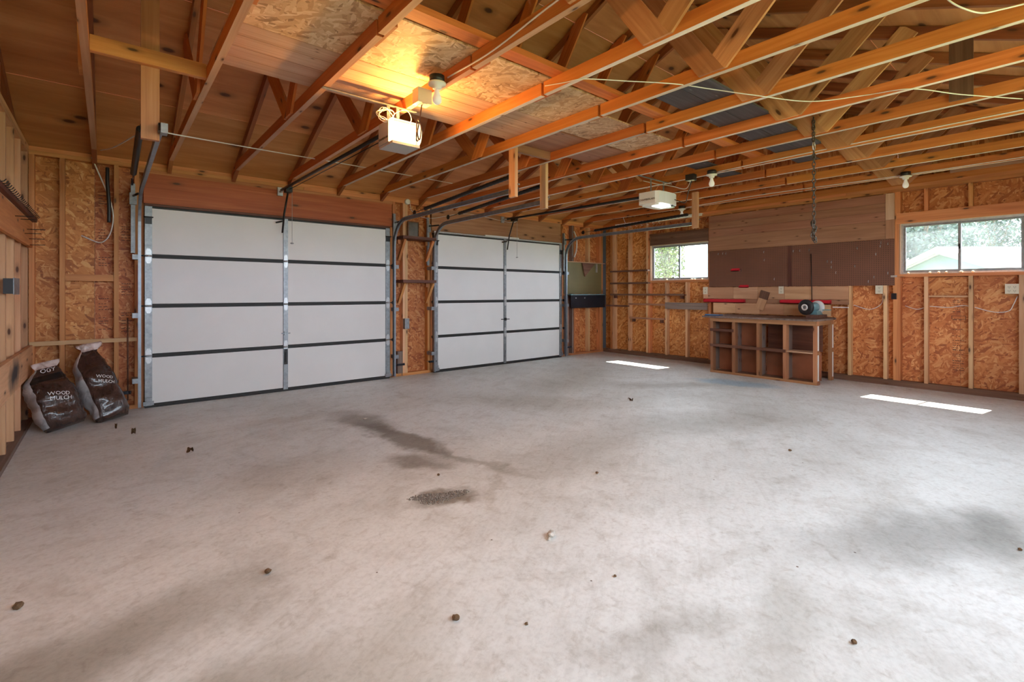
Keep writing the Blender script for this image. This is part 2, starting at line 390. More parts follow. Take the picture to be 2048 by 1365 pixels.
def rabbet(name, lo, hi, nax, mat, parent, gap=.006, dep=.010):
    """plank with a recessed tongue along one edge; nax = (axis across the plank, axis of thickness, side of the visible face)"""
    ac, at, sg = nax; lo = list(lo); hi = list(hi); m = MB()
    m.box(tuple(lo), tuple(hi)); l2, h2 = lo[:], hi[:]
    h2[ac] = hi[ac]+gap; l2[ac] = hi[ac]+.0001
    if sg < 0: l2[at] = lo[at]+dep*.6
    else: h2[at] = hi[at]-dep*.6
    m.box(tuple(l2), tuple(h2)); o = m.build(name, mat, parent)
    d = [hi[i]-lo[i] for i in range(3)]; L = max(range(3), key=lambda i: d[i])
    if L == 1:
        Rm = Matrix.Rotation(math.pi/2, 4, 'Z'); o.data.transform(Rm.inverted()); o.matrix_basis = o.matrix_basis @ Rm
    return o
class MB:
    """mesh builder in world coordinates around an origin"""
    def __init__(s): s.bm = bmesh.new(); s.mi = 0
    def quad(s, vs):
        f = s.bm.faces.new([s.bm.verts.new(Vector(v)) for v in vs]); f.material_index = s.mi; return f
    def box(s, lo, hi):
        (x0, y0, z0), (x1, y1, z1) = lo, hi
        v = [s.bm.verts.new(p) for p in ((x0, y0, z0), (x1, y0, z0), (x1, y1, z0), (x0, y1, z0), (x0, y0, z1), (x1, y0, z1), (x1, y1, z1), (x0, y1, z1))]
        for f in ((0, 3, 2, 1), (4, 5, 6, 7), (0, 1, 5, 4), (1, 2, 6, 5), (2, 3, 7, 6), (3, 0, 4, 7)):
            s.bm.faces.new([v[i] for i in f]).material_index = s.mi
    def tube(s, pts, r, n=8, closed=False):
        pts = [Vector(p) for p in pts]; rings = []
        N = len(pts); prev = None
        for i, p in enumerate(pts):
            if closed: t = pts[(i+1) % N]-pts[i-1]
            else: t = pts[min(i+1, N-1)]-pts[max(i-1, 0)]
            t.normalize()
            if prev is None:
                u = t.orthogonal().normalized()
            else:
                u = (prev-t*prev.dot(t))
                u = u.normalized() if u.length > 1e-6 else t.orthogonal().normalized()
            prev = u; w_ = t.cross(u)
            rr = r[i] if isinstance(r, (list, tuple)) else r
            rings.append([s.bm.verts.new(p+(u*math.cos(2*math.pi*k/n)+w_*math.sin(2*math.pi*k/n))*rr) for k in range(n)])
        M_ = N if closed else N-1
        for i in range(M_):
            A, B = rings[i], rings[(i+1) % N]
            for k in range(n):
                f = s.bm.faces.new((A[k], A[(k+1) % n], B[(k+1) % n], B[k])); f.smooth = True; f.material_index = s.mi
        if not closed:
            s.bm.faces.new(rings[0][::-1]).material_index = s.mi; s.bm.faces.new(rings[-1]).material_index = s.mi
    def lathe(s, c, prof, axis=(0, 0, 1), n=24):
        ax = Vector(axis).normalized(); u = ax.orthogonal().normalized(); w_ = ax.cross(u); c = Vector(c)
        rings = [[s.bm.verts.new(c+ax*h+(u*math.cos(2*math.pi*k/n)+w_*math.sin(2*math.pi*k/n))*max(r, 1e-4)) for k in range(n)] for r, h in prof]
        for A, B in zip(rings, rings[1:]):
            for k in range(n):
                f = s.bm.faces.new((A[k], A[(k+1) % n], B[(k+1) % n], B[k])); f.smooth = True; f.material_index = s.mi
        s.bm.faces.new(rings[0][::-1]).material_index = s.mi; s.bm.faces.new(rings[-1]).material_index = s.mi
    def prism(s, poly, d):
        """poly: list of 3-D points, extruded by d"""
        d = Vector(d); a = [s.bm.verts.new(Vector(p)) for p in poly]; b = [s.bm.verts.new(Vector(p)+d) for p in poly]; n = len(poly)
        s.bm.faces.new(a[::-1]).material_index = s.mi; s.bm.faces.new(b).material_index = s.mi
        for i in range(n): s.bm.faces.new((a[i], a[(i+1) % n], b[(i+1) % n], b[i])).material_index = s.mi
    def build(s, name, mats, parent=None, origin=None, bevel=0, smooth=False, kind=None):
        bm = s.bm
        if bevel:
            bmesh.ops.bevel(bm, geom=[e for e in bm.edges if e.is_manifold and e.calc_face_angle(0) > .6], offset=bevel, segments=2, affect='EDGES', clamp_overlap=True)
        bmesh.ops.recalc_face_normals(bm, faces=bm.faces)
        if origin is None:
            vs = [v.co for v in bm.verts]
            origin = Vector([(min(v[i] for v in vs)+max(v[i] for v in vs))/2 for i in range(3)])
        origin = Vector(origin)
        bmesh.ops.translate(bm, verts=bm.verts, vec=-origin)
        me = bpy.data.meshes.new(name); bm.to_mesh(me); bm.free()
        if smooth:
            for p in me.polygons: p.use_smooth = True
        if isinstance(mats, str): mats = [mats]
        for q in mats: me.materials.append(M[q])
        return link(name, me, Matrix.Translation(origin), parent, kind=kind)
def spline(pts, n=8):
    pts = [Vector(p) for p in pts]
    if len(pts) < 3: return pts
    P = [pts[0]*2-pts[1]]+pts+[pts[-1]*2-pts[-2]]; out = []
    for i in range(1, len(P)-2):
        a, b, c, d = P[i-1:i+3]
        for k in range(n):
            t = k/n
            out.append(.5*((2*b)+(c-a)*t+(2*a-5*b+4*c-d)*t*t+(3*b-a-3*c+d)*t**3))
    return out+[pts[-1]]
def tube(name, pts, r, mat, parent=None, smooth=True, n=8):
    m = MB(); m.tube(spline(pts) if smooth else pts, r, n); return m.build(name, mat, parent)
def text(name, s, size, mat, origin, xdir, ydir, parent=None, depth=.0006, warp=None, bold=0):
    cu = bpy.data.curves.new('lettering', 'FONT'); cu.body = s; cu.size = size; cu.align_x = 'CENTER'; cu.align_y = 'CENTER'; cu.extrude = depth; cu.resolution_u = 2
    cu.offset = bold
    o = bpy.data.objects.new('tmp', cu); COL.objects.link(o)
    dg = bpy.context.evaluated_depsgraph_get(); me = bpy.data.meshes.new_from_object(o.evaluated_get(dg))
    bpy.data.objects.remove(o)
    me.materials.clear(); me.materials.append(M[mat])
    if warp:
        for v in me.vertices: v.co = warp(v.co.x, v.co.y, v.co.z)
        return link(name, me, Matrix.Identity(4), parent)
    x = Vector(xdir).normalized(); y = Vector(ydir).normalized(); z = x.cross(y)
    m = Matrix((x, y, z)).transposed().to_4x4(); m.translation = Vector(origin)
    return link(name, me, m, parent)

# ================================================================ SETTING
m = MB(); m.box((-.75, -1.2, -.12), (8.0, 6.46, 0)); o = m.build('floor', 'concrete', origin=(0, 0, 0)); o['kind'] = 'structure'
m = MB(); m.box((-60, -60, -.35), (90, 70, -.125)); o = m.build('ground', 'grass', origin=(0, 0, 0)); o['kind'] = 'structure'

# ---- wall with the garage doors
wb = struct('wall_back', (3.6, YW+.1, 0))
D1a, D1b, D2a, D2b = .33, 3.05, 3.79, 6.53
for k, (x0, x1) in enumerate(((-.655, -.10), (-.098, .33), (3.06, 3.80), (6.52, 7.2), (7.202, 7.90))):
    box('sheathing_panel', (x0, YW+SD, .0), (x1, YW+SD+.012, 2.56), 'osb', wb)
box('sheathing_panel', (D1a, YW+SD, 2.14), (D1b, YW+SD+.012, 2.56), 'osb', wb)
box('sheathing_panel', (D2a, YW+SD, 2.14), (D2b, YW+SD+.012, 2.56), 'osb', wb)
for (x0, x1) in ((-.655, .27), (3.09, 3.77), (6.60, 7.90)):
    box('bottom_plate', (x0, YW, 0), (x1, YW+SD, .04), 'stud', wb)
for (x0, x1) in ((-.655, 4.2), (4.202, 7.90)):
    box('top_plate', (x0, YW, 2.552), (x1, YW+SD, 2.59), 'stud', wb)
for (x0, x1) in ((-.655, 1.9), (1.902, 7.90)):
    box('top_plate', (x0, YW, 2.513), (x1, YW+SD, 2.551), 'stud', wb)
box('top_plate', (.25, YW, 2.474), (3.12, YW+SD, 2.512), 'stud', wb)
tag(box('door_header', (.29, YW-.004, 2.155), (3.11, YW+SD, 2.473), 'red', wb), 'reddish header beam')
tag(box('door_header', (3.76, YW-.004, 2.155), (6.56, YW+SD, 2.512), 'header', wb), 'tan knotty header beam')
def studx(x, z0=.04, z1=2.512, mat='stud', w_=.038): return box('stud', (x, YW, z0), (x+w_, YW+SD, z1), mat, wb)
for x in (-.565, -.355, .050, .215): studx(x)
studx(.255, 0, 2.15); studx(-.316+.0, .04, 2.512) if False else None
for x in (3.06, 3.25): pass
studx(3.085, 0, 2.15, w_=.036); studx(3.123, .04, 2.512); studx(3.283, mat='studp'); studx(3.322, mat='studp')
studx(3.695, .04, 2.512); studx(3.742, 0, 2.15)
studx(6.56, 0, 2.15); studx(6.60); studx(6.88, mat='greywood'); studx(6.93); studx(7.36, mat='studp'); studx(7.70, w_=.05); studx(7.755, w_=.05)
box('blocking', (-.316, YW+.002, 1.325), (.048, YW+.05, 1.39), 'stud', wb)
box('ledger_board', (-.56, YW-.025, .705), (.265, YW-.001, .745), 'studp', wb)
box('blocking', (3.16, YW, 1.28), (3.245, YW+.04, 1.315), 'stud', wb)
box('blocking', (3.20, YW-.0, .0), (3.28, YW+.05, .36), 'greywood', wb)
box('blocking', (6.68, YW-.02, .0), (6.76, YW+.04, 1.15), 'greywood', wb)
box('jamb_stop', (.325, YW+.01, 0), (.345, YW+.09, 2.15), 'darkwood', wb); box('jamb_stop', (3.04, YW+.01, 0), (3.058, YW+.09, 2.15), 'darkwood', wb)
# printed stamps on the sheathing (flat ink)
def stamp(yz0, n, plane, parent, mat='ink'):
    m = MB()
    (a, z) = yz0
    for k in range(n):
        wv = random.uniform(.05, .12); zz = z-k*.028-random.uniform(0, .008)
        if random.random() < .2: continue
        segs = random.randint(2, 5); x = a
        for s in range(segs):
            l = wv/segs*random.uniform(.5, .9)
            if plane == 'Y': m.quad([(x, YW+SD-.0008, zz), (x+l, YW+SD-.0008, zz), (x+l, YW+SD-.0008, zz+.007), (x, YW+SD-.0008, zz+.007)])
            else: m.quad([(XR+SD-.0008, -x, zz), (XR+SD-.0008, -(x+l), zz), (XR+SD-.0008, -(x+l), zz+.007), (XR+SD-.0008, -x, zz+.007)])
            x += wv/segs
    return m.build('printed_stamp', mat, parent)
for z, n in ((2.2, 5), (1.85, 4), (1.6, 6), (1.15, 5), (.95, 5)): stamp((-.07, z), n, 'Y', wb)
for z, n in ((1.9, 6), (1.3, 5), (1.0, 8)): stamp((.11, z), n, 'Y', wb)

# ---- right wall
wr = struct('wall_right', (XR+.1, 2.7, 0))
W1 = (4.095, 5.225, 1.435, 2.09); W2 = (.395, 1.507, 1.448, 2.095)
def rpanel(y0, y1, z0, z1): box('sheathing_panel', (XR+SD, y0+.001, z0), (XR+SD+.012, y1-.001, z1), 'osb', wr)
rpanel(5.225, 6.36, 0, 2.513); rpanel(4.095, 5.225, 0, W1[2]); rpanel(4.095, 5.225, W1[3], 2.513)
rpanel(2.8, 4.095, 0, 2.513); rpanel(1.507, 2.8, 0, 2.513)
rpanel(.95, 1.507, 0, W2[2]); rpanel(.395, .95, 0, W2[2]); rpanel(.395, 1.507, W2[3], 2.513); rpanel(-1.05, .395, 0, 2.513)
box('bottom_plate', (XR-.0, -1.04, 0), (XR+SD, 6.36, .075), 'shelf', wr)
for (y0, y1) in ((-1.04, 2.1), (2.102, 6.36)):
    box('top_plate', (XR, y0, 2.552), (XR+SD, y1, 2.59), 'stud', wr)
for (y0, y1) in ((-1.04, 3.7), (3.702, 6.36)):
    box('top_plate', (XR, y0, 2.513), (XR+SD, y1, 2.551), 'stud', wr)
def studr(y, z0=.075, z1=2.513, mat='stud', w_=.038): return box('stud', (XR, y-w_/2, z0), (XR+SD, y+w_/2, z1), mat, wr)
studr(6.15, w_=.05); studr(6.095, w_=.045, mat='studp'); studr(5.72, mat='studp')
studr(5.265); studr(5.225-.021+.022, z1=2.09, w_=.001) if False else None
studr(5.31-.002, mat='studp')
for y in (4.905, 4.50): studr(y, z1=1.398, mat='studp')
for y in (4.905, 4.50): studr(y, z0=2.31)
studr(4.07, w_=.045); studr(3.7); studr(3.29); studr(2.88); studr(2.47); studr(2.065, mat='studp'); studr(1.667, mat='studp')
studr(1.565); studr(1.527, z1=2.513)
for y in (1.255, .85): studr(y, z1=1.41, mat='studp')
for y in (1.255, .85): studr(y, z0=2.235)
studr(.437, z1=1.41, mat='studp'); studr(.375); studr(.335)
for y in (-.05, -.45, -.85): studr(y)
box('window_header', (XR-.003, 4.09, 2.093), (XR+SD, 5.24, 2.268), 'shelf', wr); box('window_header', (XR-.02, 4.09, 2.27), (XR+SD, 5.24, 2.308), 'darkwood', wr)
box('window_header', (XR-.003, .36, 2.098), (XR+SD, 1.545, 2.232), 'stud', wr)
box('rough_sill', (XR-.001, 4.095, 1.398), (XR+SD, 5.24, 1.434), 'stud', wr); box('rough_sill', (XR-.001, .395, 1.41), (XR+SD, 1.545, 1.447), 'stud', wr)
box('blocking', (XR+.02, .87, 1.155), (XR+.05, 1.236, 1.175), 'studp', wr)
box('blocking', (XR+.045, .87, 1.176), (XR+.06, 1.236, 1.40), 'osb', wr)
box('plywood_filler', (XR-.02, .2, 2.66), (XR+.02, 1.03, 2.765), 'loftplank', wr)
for z, n in ((1.10, 6), (.80, 3), (.66, 8), (.5, 6), (.36, 5)): stamp((-1.02, z+.02), n, 'X', wr)
m = MB()
for (y0, y1, z0, z1) in ((1.03, .90, .925, .93), (1.03, .90, .885, .89), (1.03, 1.025, .885, .93), (.905, .90, .885, .93)):
    m.quad([(XR+SD-.0009, y0, z0), (XR+SD-.0009, y1, z0), (XR+SD-.0009, y1, z1), (XR+SD-.0009, y0, z1)])
m.build('printed_stamp', 'ink', wr)
stamp((-1.02, .91), 2, 'X', wr)

# ---- left wall (plain studs, nailed boards)
wl = struct('wall_left', (XL-.1, 2.7, 0))
for y0, y1 in ((5.14, 6.36), (3.92, 5.138), (2.7, 3.918), (1.48, 2.698), (.26, 1.478), (-1.05, .258)):
    box('sheathing_panel', (XL-SD-.012, y0, 0), (XL-SD, y1, 2.513), 'plyboard', wl)
for z in (2.513, 2.552): box('top_plate', (XL-SD, -1.04, z), (XL, 6.358, z+.038), 'studp', wl)
box('bottom_plate', (XL-SD, -1.04, 0), (XL+.03, 6.358, .038), 'greywood', wl)
for y in (6.30, 5.82, 5.44, 5.03, 4.63, 4.22, 3.81, 3.41, 3.0, 2.6, 2.19, 1.78, 1.38, .97, .56, .16, -.25, -.65, -1.0):
    box('stud', (XL-SD, y-.019, .038), (XL, y+.019, 2.513), 'studp', wl)
box('ledger_board', (XL+.001, 4.0, 1.63), (XL+.03, 6.30, 1.86), 'stud', wl)
o = box('ledger_board', (XL+.001, 4.1, .46), (XL+.03, 6.30, .72), 'scorch', wl); o['label'] = 'board with a dark scorch mark'
# ---- wall behind the camera with a wide open band, added to let in daylight evenly
wf = struct('wall_front', (3.6, YF-.1, 0))
FO = (-.3, 5.4, 2.42); FS = 1.2
box('sheathing_panel', (-.655, YF-SD-.012, 0), (FO[0], YF-SD, 2.513), 'osb', wf); box('sheathing_panel', (FO[1], YF-SD-.012, 0), (7.9, YF-SD, 2.513), 'osb', wf)
box('sheathing_panel', (FO[0]+.001, YF-SD-.012, FO[2]), (FO[1]-.001, YF-SD, 2.513), 'osb', wf)
box('sheathing_panel', (FO[0]+.001, YF-SD-.012, 0), (FO[1]-.001, YF-SD, FS), 'osb', wf)
box('rough_sill', (FO[0], YF-SD, FS-.038), (FO[1], YF, FS), 'stud', wf)  # sill of the added open band
box('door_header', (FO[0]-.04, YF-SD, FO[2]), (FO[1]+.04, YF, 2.513), 'header', wf)  # header of the added open band, no door here
box('top_plate', (-.655, YF-SD, 2.514), (7.9, YF, 2.59), 'stud', wf)
for x in (-.565, FO[0]-.04, FO[1], 5.9, 6.4, 6.9, 7.35, 7.77): box('stud', (x, YF-SD, 0), (x+.038, YF, 2.513), 'stud', wf)

for (lo, hi, p, q) in (((-.69, YW+SD+.013, -.1), (7.93, YW+SD+.03, 2.62), wb, 'siding'), ((XL-SD-.032, -1.06, -.1), (XL-SD-.013, 6.46, 2.55), wl, 'siding'),
        ((XR+SD+.013, -1.06, -.1), (XR+SD+.03, 6.48, W1[2]), wr, 'siding'), ((XR+SD+.013, -1.06, W2[3]), (XR+SD+.03, 6.48, 2.55), wr, 'siding'),
        ((XR+SD+.013, 5.225, W1[2]), (XR+SD+.03, 6.48, W2[3]), wr, 'siding'), ((XR+SD+.013, 1.507, W1[2]), (XR+SD+.03, 4.095, W2[3]), wr, 'siding'), ((XR+SD+.013, -1.06, W1[2]), (XR+SD+.03, .395, W2[3]), wr, 'siding')):
    box('siding', lo, hi, 'siding', p)

# ================================================================ ROOF
RY = 2.775; PIT = .41
def zs(y): return 2.615+PIT*((6.312-y) if y > RY else (y-(2*RY-6.312)))
rf = struct('roof', (3.6, RY, 4.0))
sl = math.sqrt(1+PIT*PIT)
for side in (1, -1):
    ys = 6.62 if side == 1 else 2*RY-6.62
    n = 0; y = ys
    while (y > RY+.02) if side == 1 else (y < RY-.02):
        y2 = y-side*1.22/sl*1.0
        if (side == 1 and y2 < RY) or (side == -1 and y2 > RY): y2 = RY
        xs = [-.72, .53, 2.97, 5.41, 8.0] if n % 2 == 0 else [-.72, 1.75, 4.19, 6.63, 8.0]
        for x0, x1 in zip(xs, xs[1:]):
            a = Vector((x0+.0015, (y+y2)/2, (zs(y)+zs(y2))/2+.008)); b = Vector((x1-.0015, a.y, a.z))
            board('roof_sheathing_panel', a, b, math.hypot(y-y2, zs(y)-zs(y2))-.003, .013, 'ply', rf, up=(0, y2-y, zs(y2)-zs(y)))
        y = y2; n += 1
# gable sheathing
for x, nm in ((-.668, 'left'), (XR+SD+.001, 'right')):
    for (ya, yb) in ((2*RY-6.45, 1.55), (1.552, RY), (RY+.001, 4.0), (4.001, 6.45)):
        m = MB(); m.prism([(x, ya, 2.515), (x, yb, 2.515), (x, yb, zs(yb)-.001), (x, ya, zs(ya)-.001)], (.012, 0, 0))
        m.build('gable_sheathing_panel', 'osb', rf)

ORD = ['the gable truss on the left wall', 'first from the left wall', 'second from the left wall', 'third from the left wall', 'fourth from the left wall', 'fifth from the left wall', 'sixth from the left wall', 'seventh from the left wall', 'seventh from the right wall', 'sixth from the right wall', 'fifth from the right wall', 'fourth from the right wall', 'third from the right wall', 'second from the right wall', 'first inside the right wall']
def truss(k, x, label):
    t = thing('roof_truss', (x-.019, RY, ZT), label, 'truss', 'roof trusses spanning to the garage door wall')
    xc = x-.019; mt = 'truss' if k > 0 else 'stud'
    yo = 6.372; yi = 2*RY-yo
    # bottom chord in two lengths with a scab behind the joint
    def chord(ya, yb):
        m = MB(); top = lambda y: max(ZT+.002, min(ZT+.087, zs(y)-.004))
        pts = [(x-.038, ya, ZT), (x-.038, yb, ZT), (x-.038, yb, top(yb))]
        if yb > 6.2: pts += [(x-.038, 6.312-.165, ZT+.087)]
        if ya < 0: pts += [(x-.038, 2*RY-6.312+.165, ZT+.087)]
        pts += [(x-.038, ya, top(ya))]
        m.prism(pts, (.038, 0, 0))
        m.bm.normal_update()
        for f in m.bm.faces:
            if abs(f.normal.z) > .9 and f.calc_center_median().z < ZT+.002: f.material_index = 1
        o = m.build('bottom_chord', [mt, 'edge' if k >= 4 else 'edgeb'], t, origin=(xc, (ya+yb)/2, ZT))  # light on the right-hand undersides is painted in
        # local x must run along the board for the grain
        me = o.data; R = Matrix.Rotation(math.pi/2, 4, 'Z'); me.transform(R.inverted()); o.matrix_basis = o.matrix_basis @ R; WM[o.name] = o.matrix_basis.copy()
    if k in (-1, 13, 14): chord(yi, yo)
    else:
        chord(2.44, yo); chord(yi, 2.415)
        box('splice_block', (x+.001, 2.30, ZT+.002), (x+.018, 2.56, ZT+.085), mt, t)
    hw = .092/2*sl
    for s in (1, -1):
        y0 = 6.5 if s == 1 else 2*RY-6.5
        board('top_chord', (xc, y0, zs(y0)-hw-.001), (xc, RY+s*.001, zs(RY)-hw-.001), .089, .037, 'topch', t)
    if k in (-1,):
        for y in (.2, .8, 1.4, 2.0, 2.775, 3.4, 4.0, 4.6, 5.2): box('web_board', (x-.037, y-.045, ZT+.088), (x-.001, y+.045, zs(y)-.13), mt, t)
        return t
    nx = x-.038-.0105
    def clip(P, n, d):        # keep points with n.p <= d
        out = []
        for a, b in zip(P, P[1:]+P[:1]):
            da, db = a[0]*n[0]+a[1]*n[1]-d, b[0]*n[0]+b[1]*n[1]-d
            if da <= 0: out.append(a)
            if (da < 0 < db) or (db < 0 < da):
                t_ = da/(da-db); out.append((a[0]+(b[0]-a[0])*t_, a[1]+(b[1]-a[1])*t_))
        return out
    def web(c, dr, L, cuts, mat, wd=.138):
        l = math.hypot(*dr); dr = (dr[0]/l, dr[1]/l); nn = (-dr[1], dr[0]); h = wd/2
        P = [(c[0]+dr[0]*a+nn[0]*b, c[1]+dr[1]*a+nn[1]*b) for a, b in ((-.3, -h), (L, -h), (L, h), (-.3, h))]
        for n, d in cuts: P = clip(P, n, d)
        m = MB(); m.prism([(nx-.0095, y, z) for y, z in P], (.019, 0, 0)); o = m.build('web_board', mat, t)
        Rm = Matrix((Vector((0, dr[0], dr[1])), Vector((0, nn[0], nn[1])), Vector((1, 0, 0)))).transposed().to_4x4()
        o.data.transform(Rm.inverted()); o.matrix_basis = o.matrix_basis @ Rm; WM[o.name] = o.matrix_basis.copy()
    for s in (1, -1):
        mir = lambda y: y if s < 0 else 2*RY-y
        low = ((0, -1), -(ZT+.012)); roofc = ((s*PIT, 1), PIT*(s*RY)+zs(RY)-.012)
        web((mir(1.51), 2.60), (-s*1.0, 1.45), 1.62, [low, roofc, ((s*1.0, 0), s*(RY-s*.004) if False else 9)], 'web' if s < 0 else mt)
        e = (mir(1.51)+s*(.069/math.sin(math.atan2(1.45, 1))), 2.60)
        # the side web stops at the edge of the ridge web
        web((mir(1.468), 2.645), (s*1.0, 1.0), .86, [low, roofc, ((-s*1.45, -1.0), -s*1.45*e[0]-1.0*e[1])], 'web' if s < 0 else mt)
    if k == 8:
        box('web_board', (nx-.03, .50, ZT+.02), (nx-.012, .63, zs(.56)-.03), 'shelf', t)
    return t
desc = {1: 'with the cross board end', 3: 'with the bulb fixture near the lit opener', 5: 'with a hanging post at the first door track',
        8: 'with the rusty chain hung from it', 9: 'with the middle bulb fixture'}
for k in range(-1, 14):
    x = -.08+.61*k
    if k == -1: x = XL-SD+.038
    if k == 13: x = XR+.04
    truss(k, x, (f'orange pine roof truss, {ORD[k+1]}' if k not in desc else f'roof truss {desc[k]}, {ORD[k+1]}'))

# loft decking on the chords
Zc = ZT+.089
lf = thing('loft_deck', (2.3, 3.0, Zc), 'plank and flake board loft deck lying across the middle trusses', 'loft')
for x0, x1 in ((.492, 1.732), (1.733, 2.952)):
    box('flake_board_panel', (x0, 2.36, Zc), (x1, 2.94, Zc+.012), 'osbp', lf)
for y0 in (2.945, 3.098, 3.251, 3.404):
    for x0, x1 in ((.492, 1.735), (1.737, 2.955)): rabbet('plank', (x0, y0, Zc), (x1, y0+.147, Zc+.016), (1, 2, -1), 'loftplank', lf)
box('flake_board_panel', (2.96, 2.56, Zc), (4.17, 3.05, Zc+.012), 'osbp', lf)
box('plank', (2.96, 3.08, Zc), (4.17, 3.34, Zc+.014), 'plank', lf); box('plank', (2.96, 3.342, Zc), (4.17, 3.60, Zc+.014), 'plank', lf)
o = board('longitudinal_brace', (.45, 2.28, Zc+.019), (5.5, 2.28, Zc+.019), .10, .038, 'truss', None, up=(0, 1, 0))
tag(o, 'long flat board laid across the trusses beside the loft deck', 'board')
sb = thing('slate_boards', (4.5, 1.87, Zc), 'dark slate-painted boards lying across trusses right of the loft', 'boards')
for y0, x0, x1 in ((1.65, 3.16, 5.45), (1.865, 2.97, 6.1)): box('plank', (x0, y0, Zc), (x1, y0+.21, Zc+.016), 'slate', sb)
tag(board('shelf_plank', (4.9, 2.85, Zc+.01), (6.3, 2.85, Zc+.01), .24, .016, 'slate', None, up=(0, 1, 0)), 'dark slate-painted board above the right door opener', 'board')

# ================================================================ GARAGE DOORS
def garage_door(name, xa, xb, sgn):
    d = struct(name, ((xa+xb)/2, 6.33, 0)); Y = 6.312
    H = 2.10; n = 4; h = H/n; xm = (xa+xb)/2
    for k in range(n):
        z0 = .02+k*h; z1 = z0+h
        s = box('section', (xa, Y+.012, z0+.001), (xb, Y+.045, z1-.001), 'rail', d)
        for (p, q) in ((xa+.062, xm-.028), (xm+.028, xb-.062)):
            m = MB(); m.box((p, Y, z0+.022), (q, Y+.013, z1-.022)); m.build('panel', 'white', s, bevel=.004)
            for zz in (z0+.001, z1-.021):
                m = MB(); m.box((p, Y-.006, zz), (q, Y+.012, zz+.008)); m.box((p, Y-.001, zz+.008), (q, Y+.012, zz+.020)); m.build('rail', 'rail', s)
        for (p, q) in ((xa, xa+.062), (xm-.026, xm+.026), (xb-.062, xb)):
            m = MB(); m.box((p, Y-.012, z0+.002), (q, Y+.012, z1-.002)); m.build('stile', 'galv', s, bevel=.003)
    for k in range(1, n):
        z = .02+k*h
        for xx, wd in ((xa+.031, .05), (xm, .042), (xb-.031, .05)):
            m = MB()
            for s in (1, -1):
                m.prism([(xx-wd/2, Y-.016, z+s*.012), (xx+wd/2, Y-.016, z+s*.012), (xx+wd/2, Y-.016, z+s*.05), (xx+.012, Y-.016, z+s*.078), (xx-.012, Y-.016, z+s*.078), (xx-wd/2, Y-.016, z+s*.05)], (0, .003, 0))
            m.tube([(xx-wd/2, Y-.02, z), (xx+wd/2, Y-.02, z)], .009)
            m.build('hinge', 'steel', d)
        for xx, s in ((xa+.0, -1), (xb, 1)):
            m = MB(); m.tube([(xx-s*.03, Y-.02, z), (xx+s*.045, Y-.02, z)], .006); m.tube([(xx+s*.030, Y-.02, z), (xx+s*.044, Y-.02, z)], .022, 12); m.build('roller', 'darksteel', d)
    for xx in (xa+.031, xb-.031):
        m = MB(); m.box((xx-.03, Y-.03, 1.985), (xx+.03, Y-.012, 1.995)); m.box((xx-.028, Y-.022, 1.93), (xx+.028, Y-.012, 1.985)); m.tube([(xx-.04, Y-.03, 2.0), (xx+.04, Y-.03, 2.0)], .007); m.build('top_bracket', 'darksteel', d)
        m = MB(); m.box((xx-.045, Y-.035, .03), (xx+.045, Y-.012, .07)); m.box((xx-.02, Y-.03, .07), (xx+.03, Y-.012, .11)); m.build('bottom_bracket', 'galv', d)
    m = MB(); m.box((xa, Y-.004, 0.0), (xb, Y+.04, .019)); m.build('weather_seal', 'rail', d)
    m = MB(); m.box((xa, Y-.008, 2.122), (xb, Y+.03, 2.145)); m.build('top_strut', 'darkwood' if sgn > 0 else 'steel', d)
    return d, xm, Y
d1, xm1, Yd = garage_door('door_1', .297, 3.052, 1)
d2, xm2, _ = garage_door('door_2', 3.775, 6.535, -1)
# lift handle and lock
m = MB(); m.box((xm1-.02, Yd-.018, .33), (xm1+.02, Yd-.012, .52)); m.box((xm1-.012, Yd-.03, .36), (xm1+.012, Yd-.018, .375)); m.box((xm1-.012, Yd-.03, .47), (xm1+.012, Yd-.018, .485)); m.box((xm1-.010, Yd-.034, .36), (xm1+.010, Yd-.029, .485)); m.build('lift_handle', 'darksteel', d1)
m = MB(); m.box((xm1-.05, Yd-.022, .705), (xm1+.05, Yd-.014, .718)); m.box((xm1-.02, Yd-.03, .69), (xm1+.02, Yd-.012, .735)); m.build('lock_bar', 'galv', d1)
m = MB(); m.box((xm2-.022, Yd-.018, .05), (xm2+.022, Yd-.012, .30)); m.box((xm2-.01, Yd-.03, .12), (xm2+.01, Yd-.018, .24)); m.build('lift_handle', 'galv', d2)
m = MB(); m.box((xm2-.09, Yd-.022, .755), (xm2+.09, Yd-.014, .768)); m.box((xm2-.02, Yd-.03, .74), (xm2+.02, Yd-.012, .785)); m.build('lock_bar', 'darksteel', d2)
# white reinforcing strip at the top of door 2
m = MB(); m.box((4.72, Yd-.03, 2.135), (5.45, Yd-.009, 2.16)); m.build('reinforcing_angle', 'plasticw', d2)

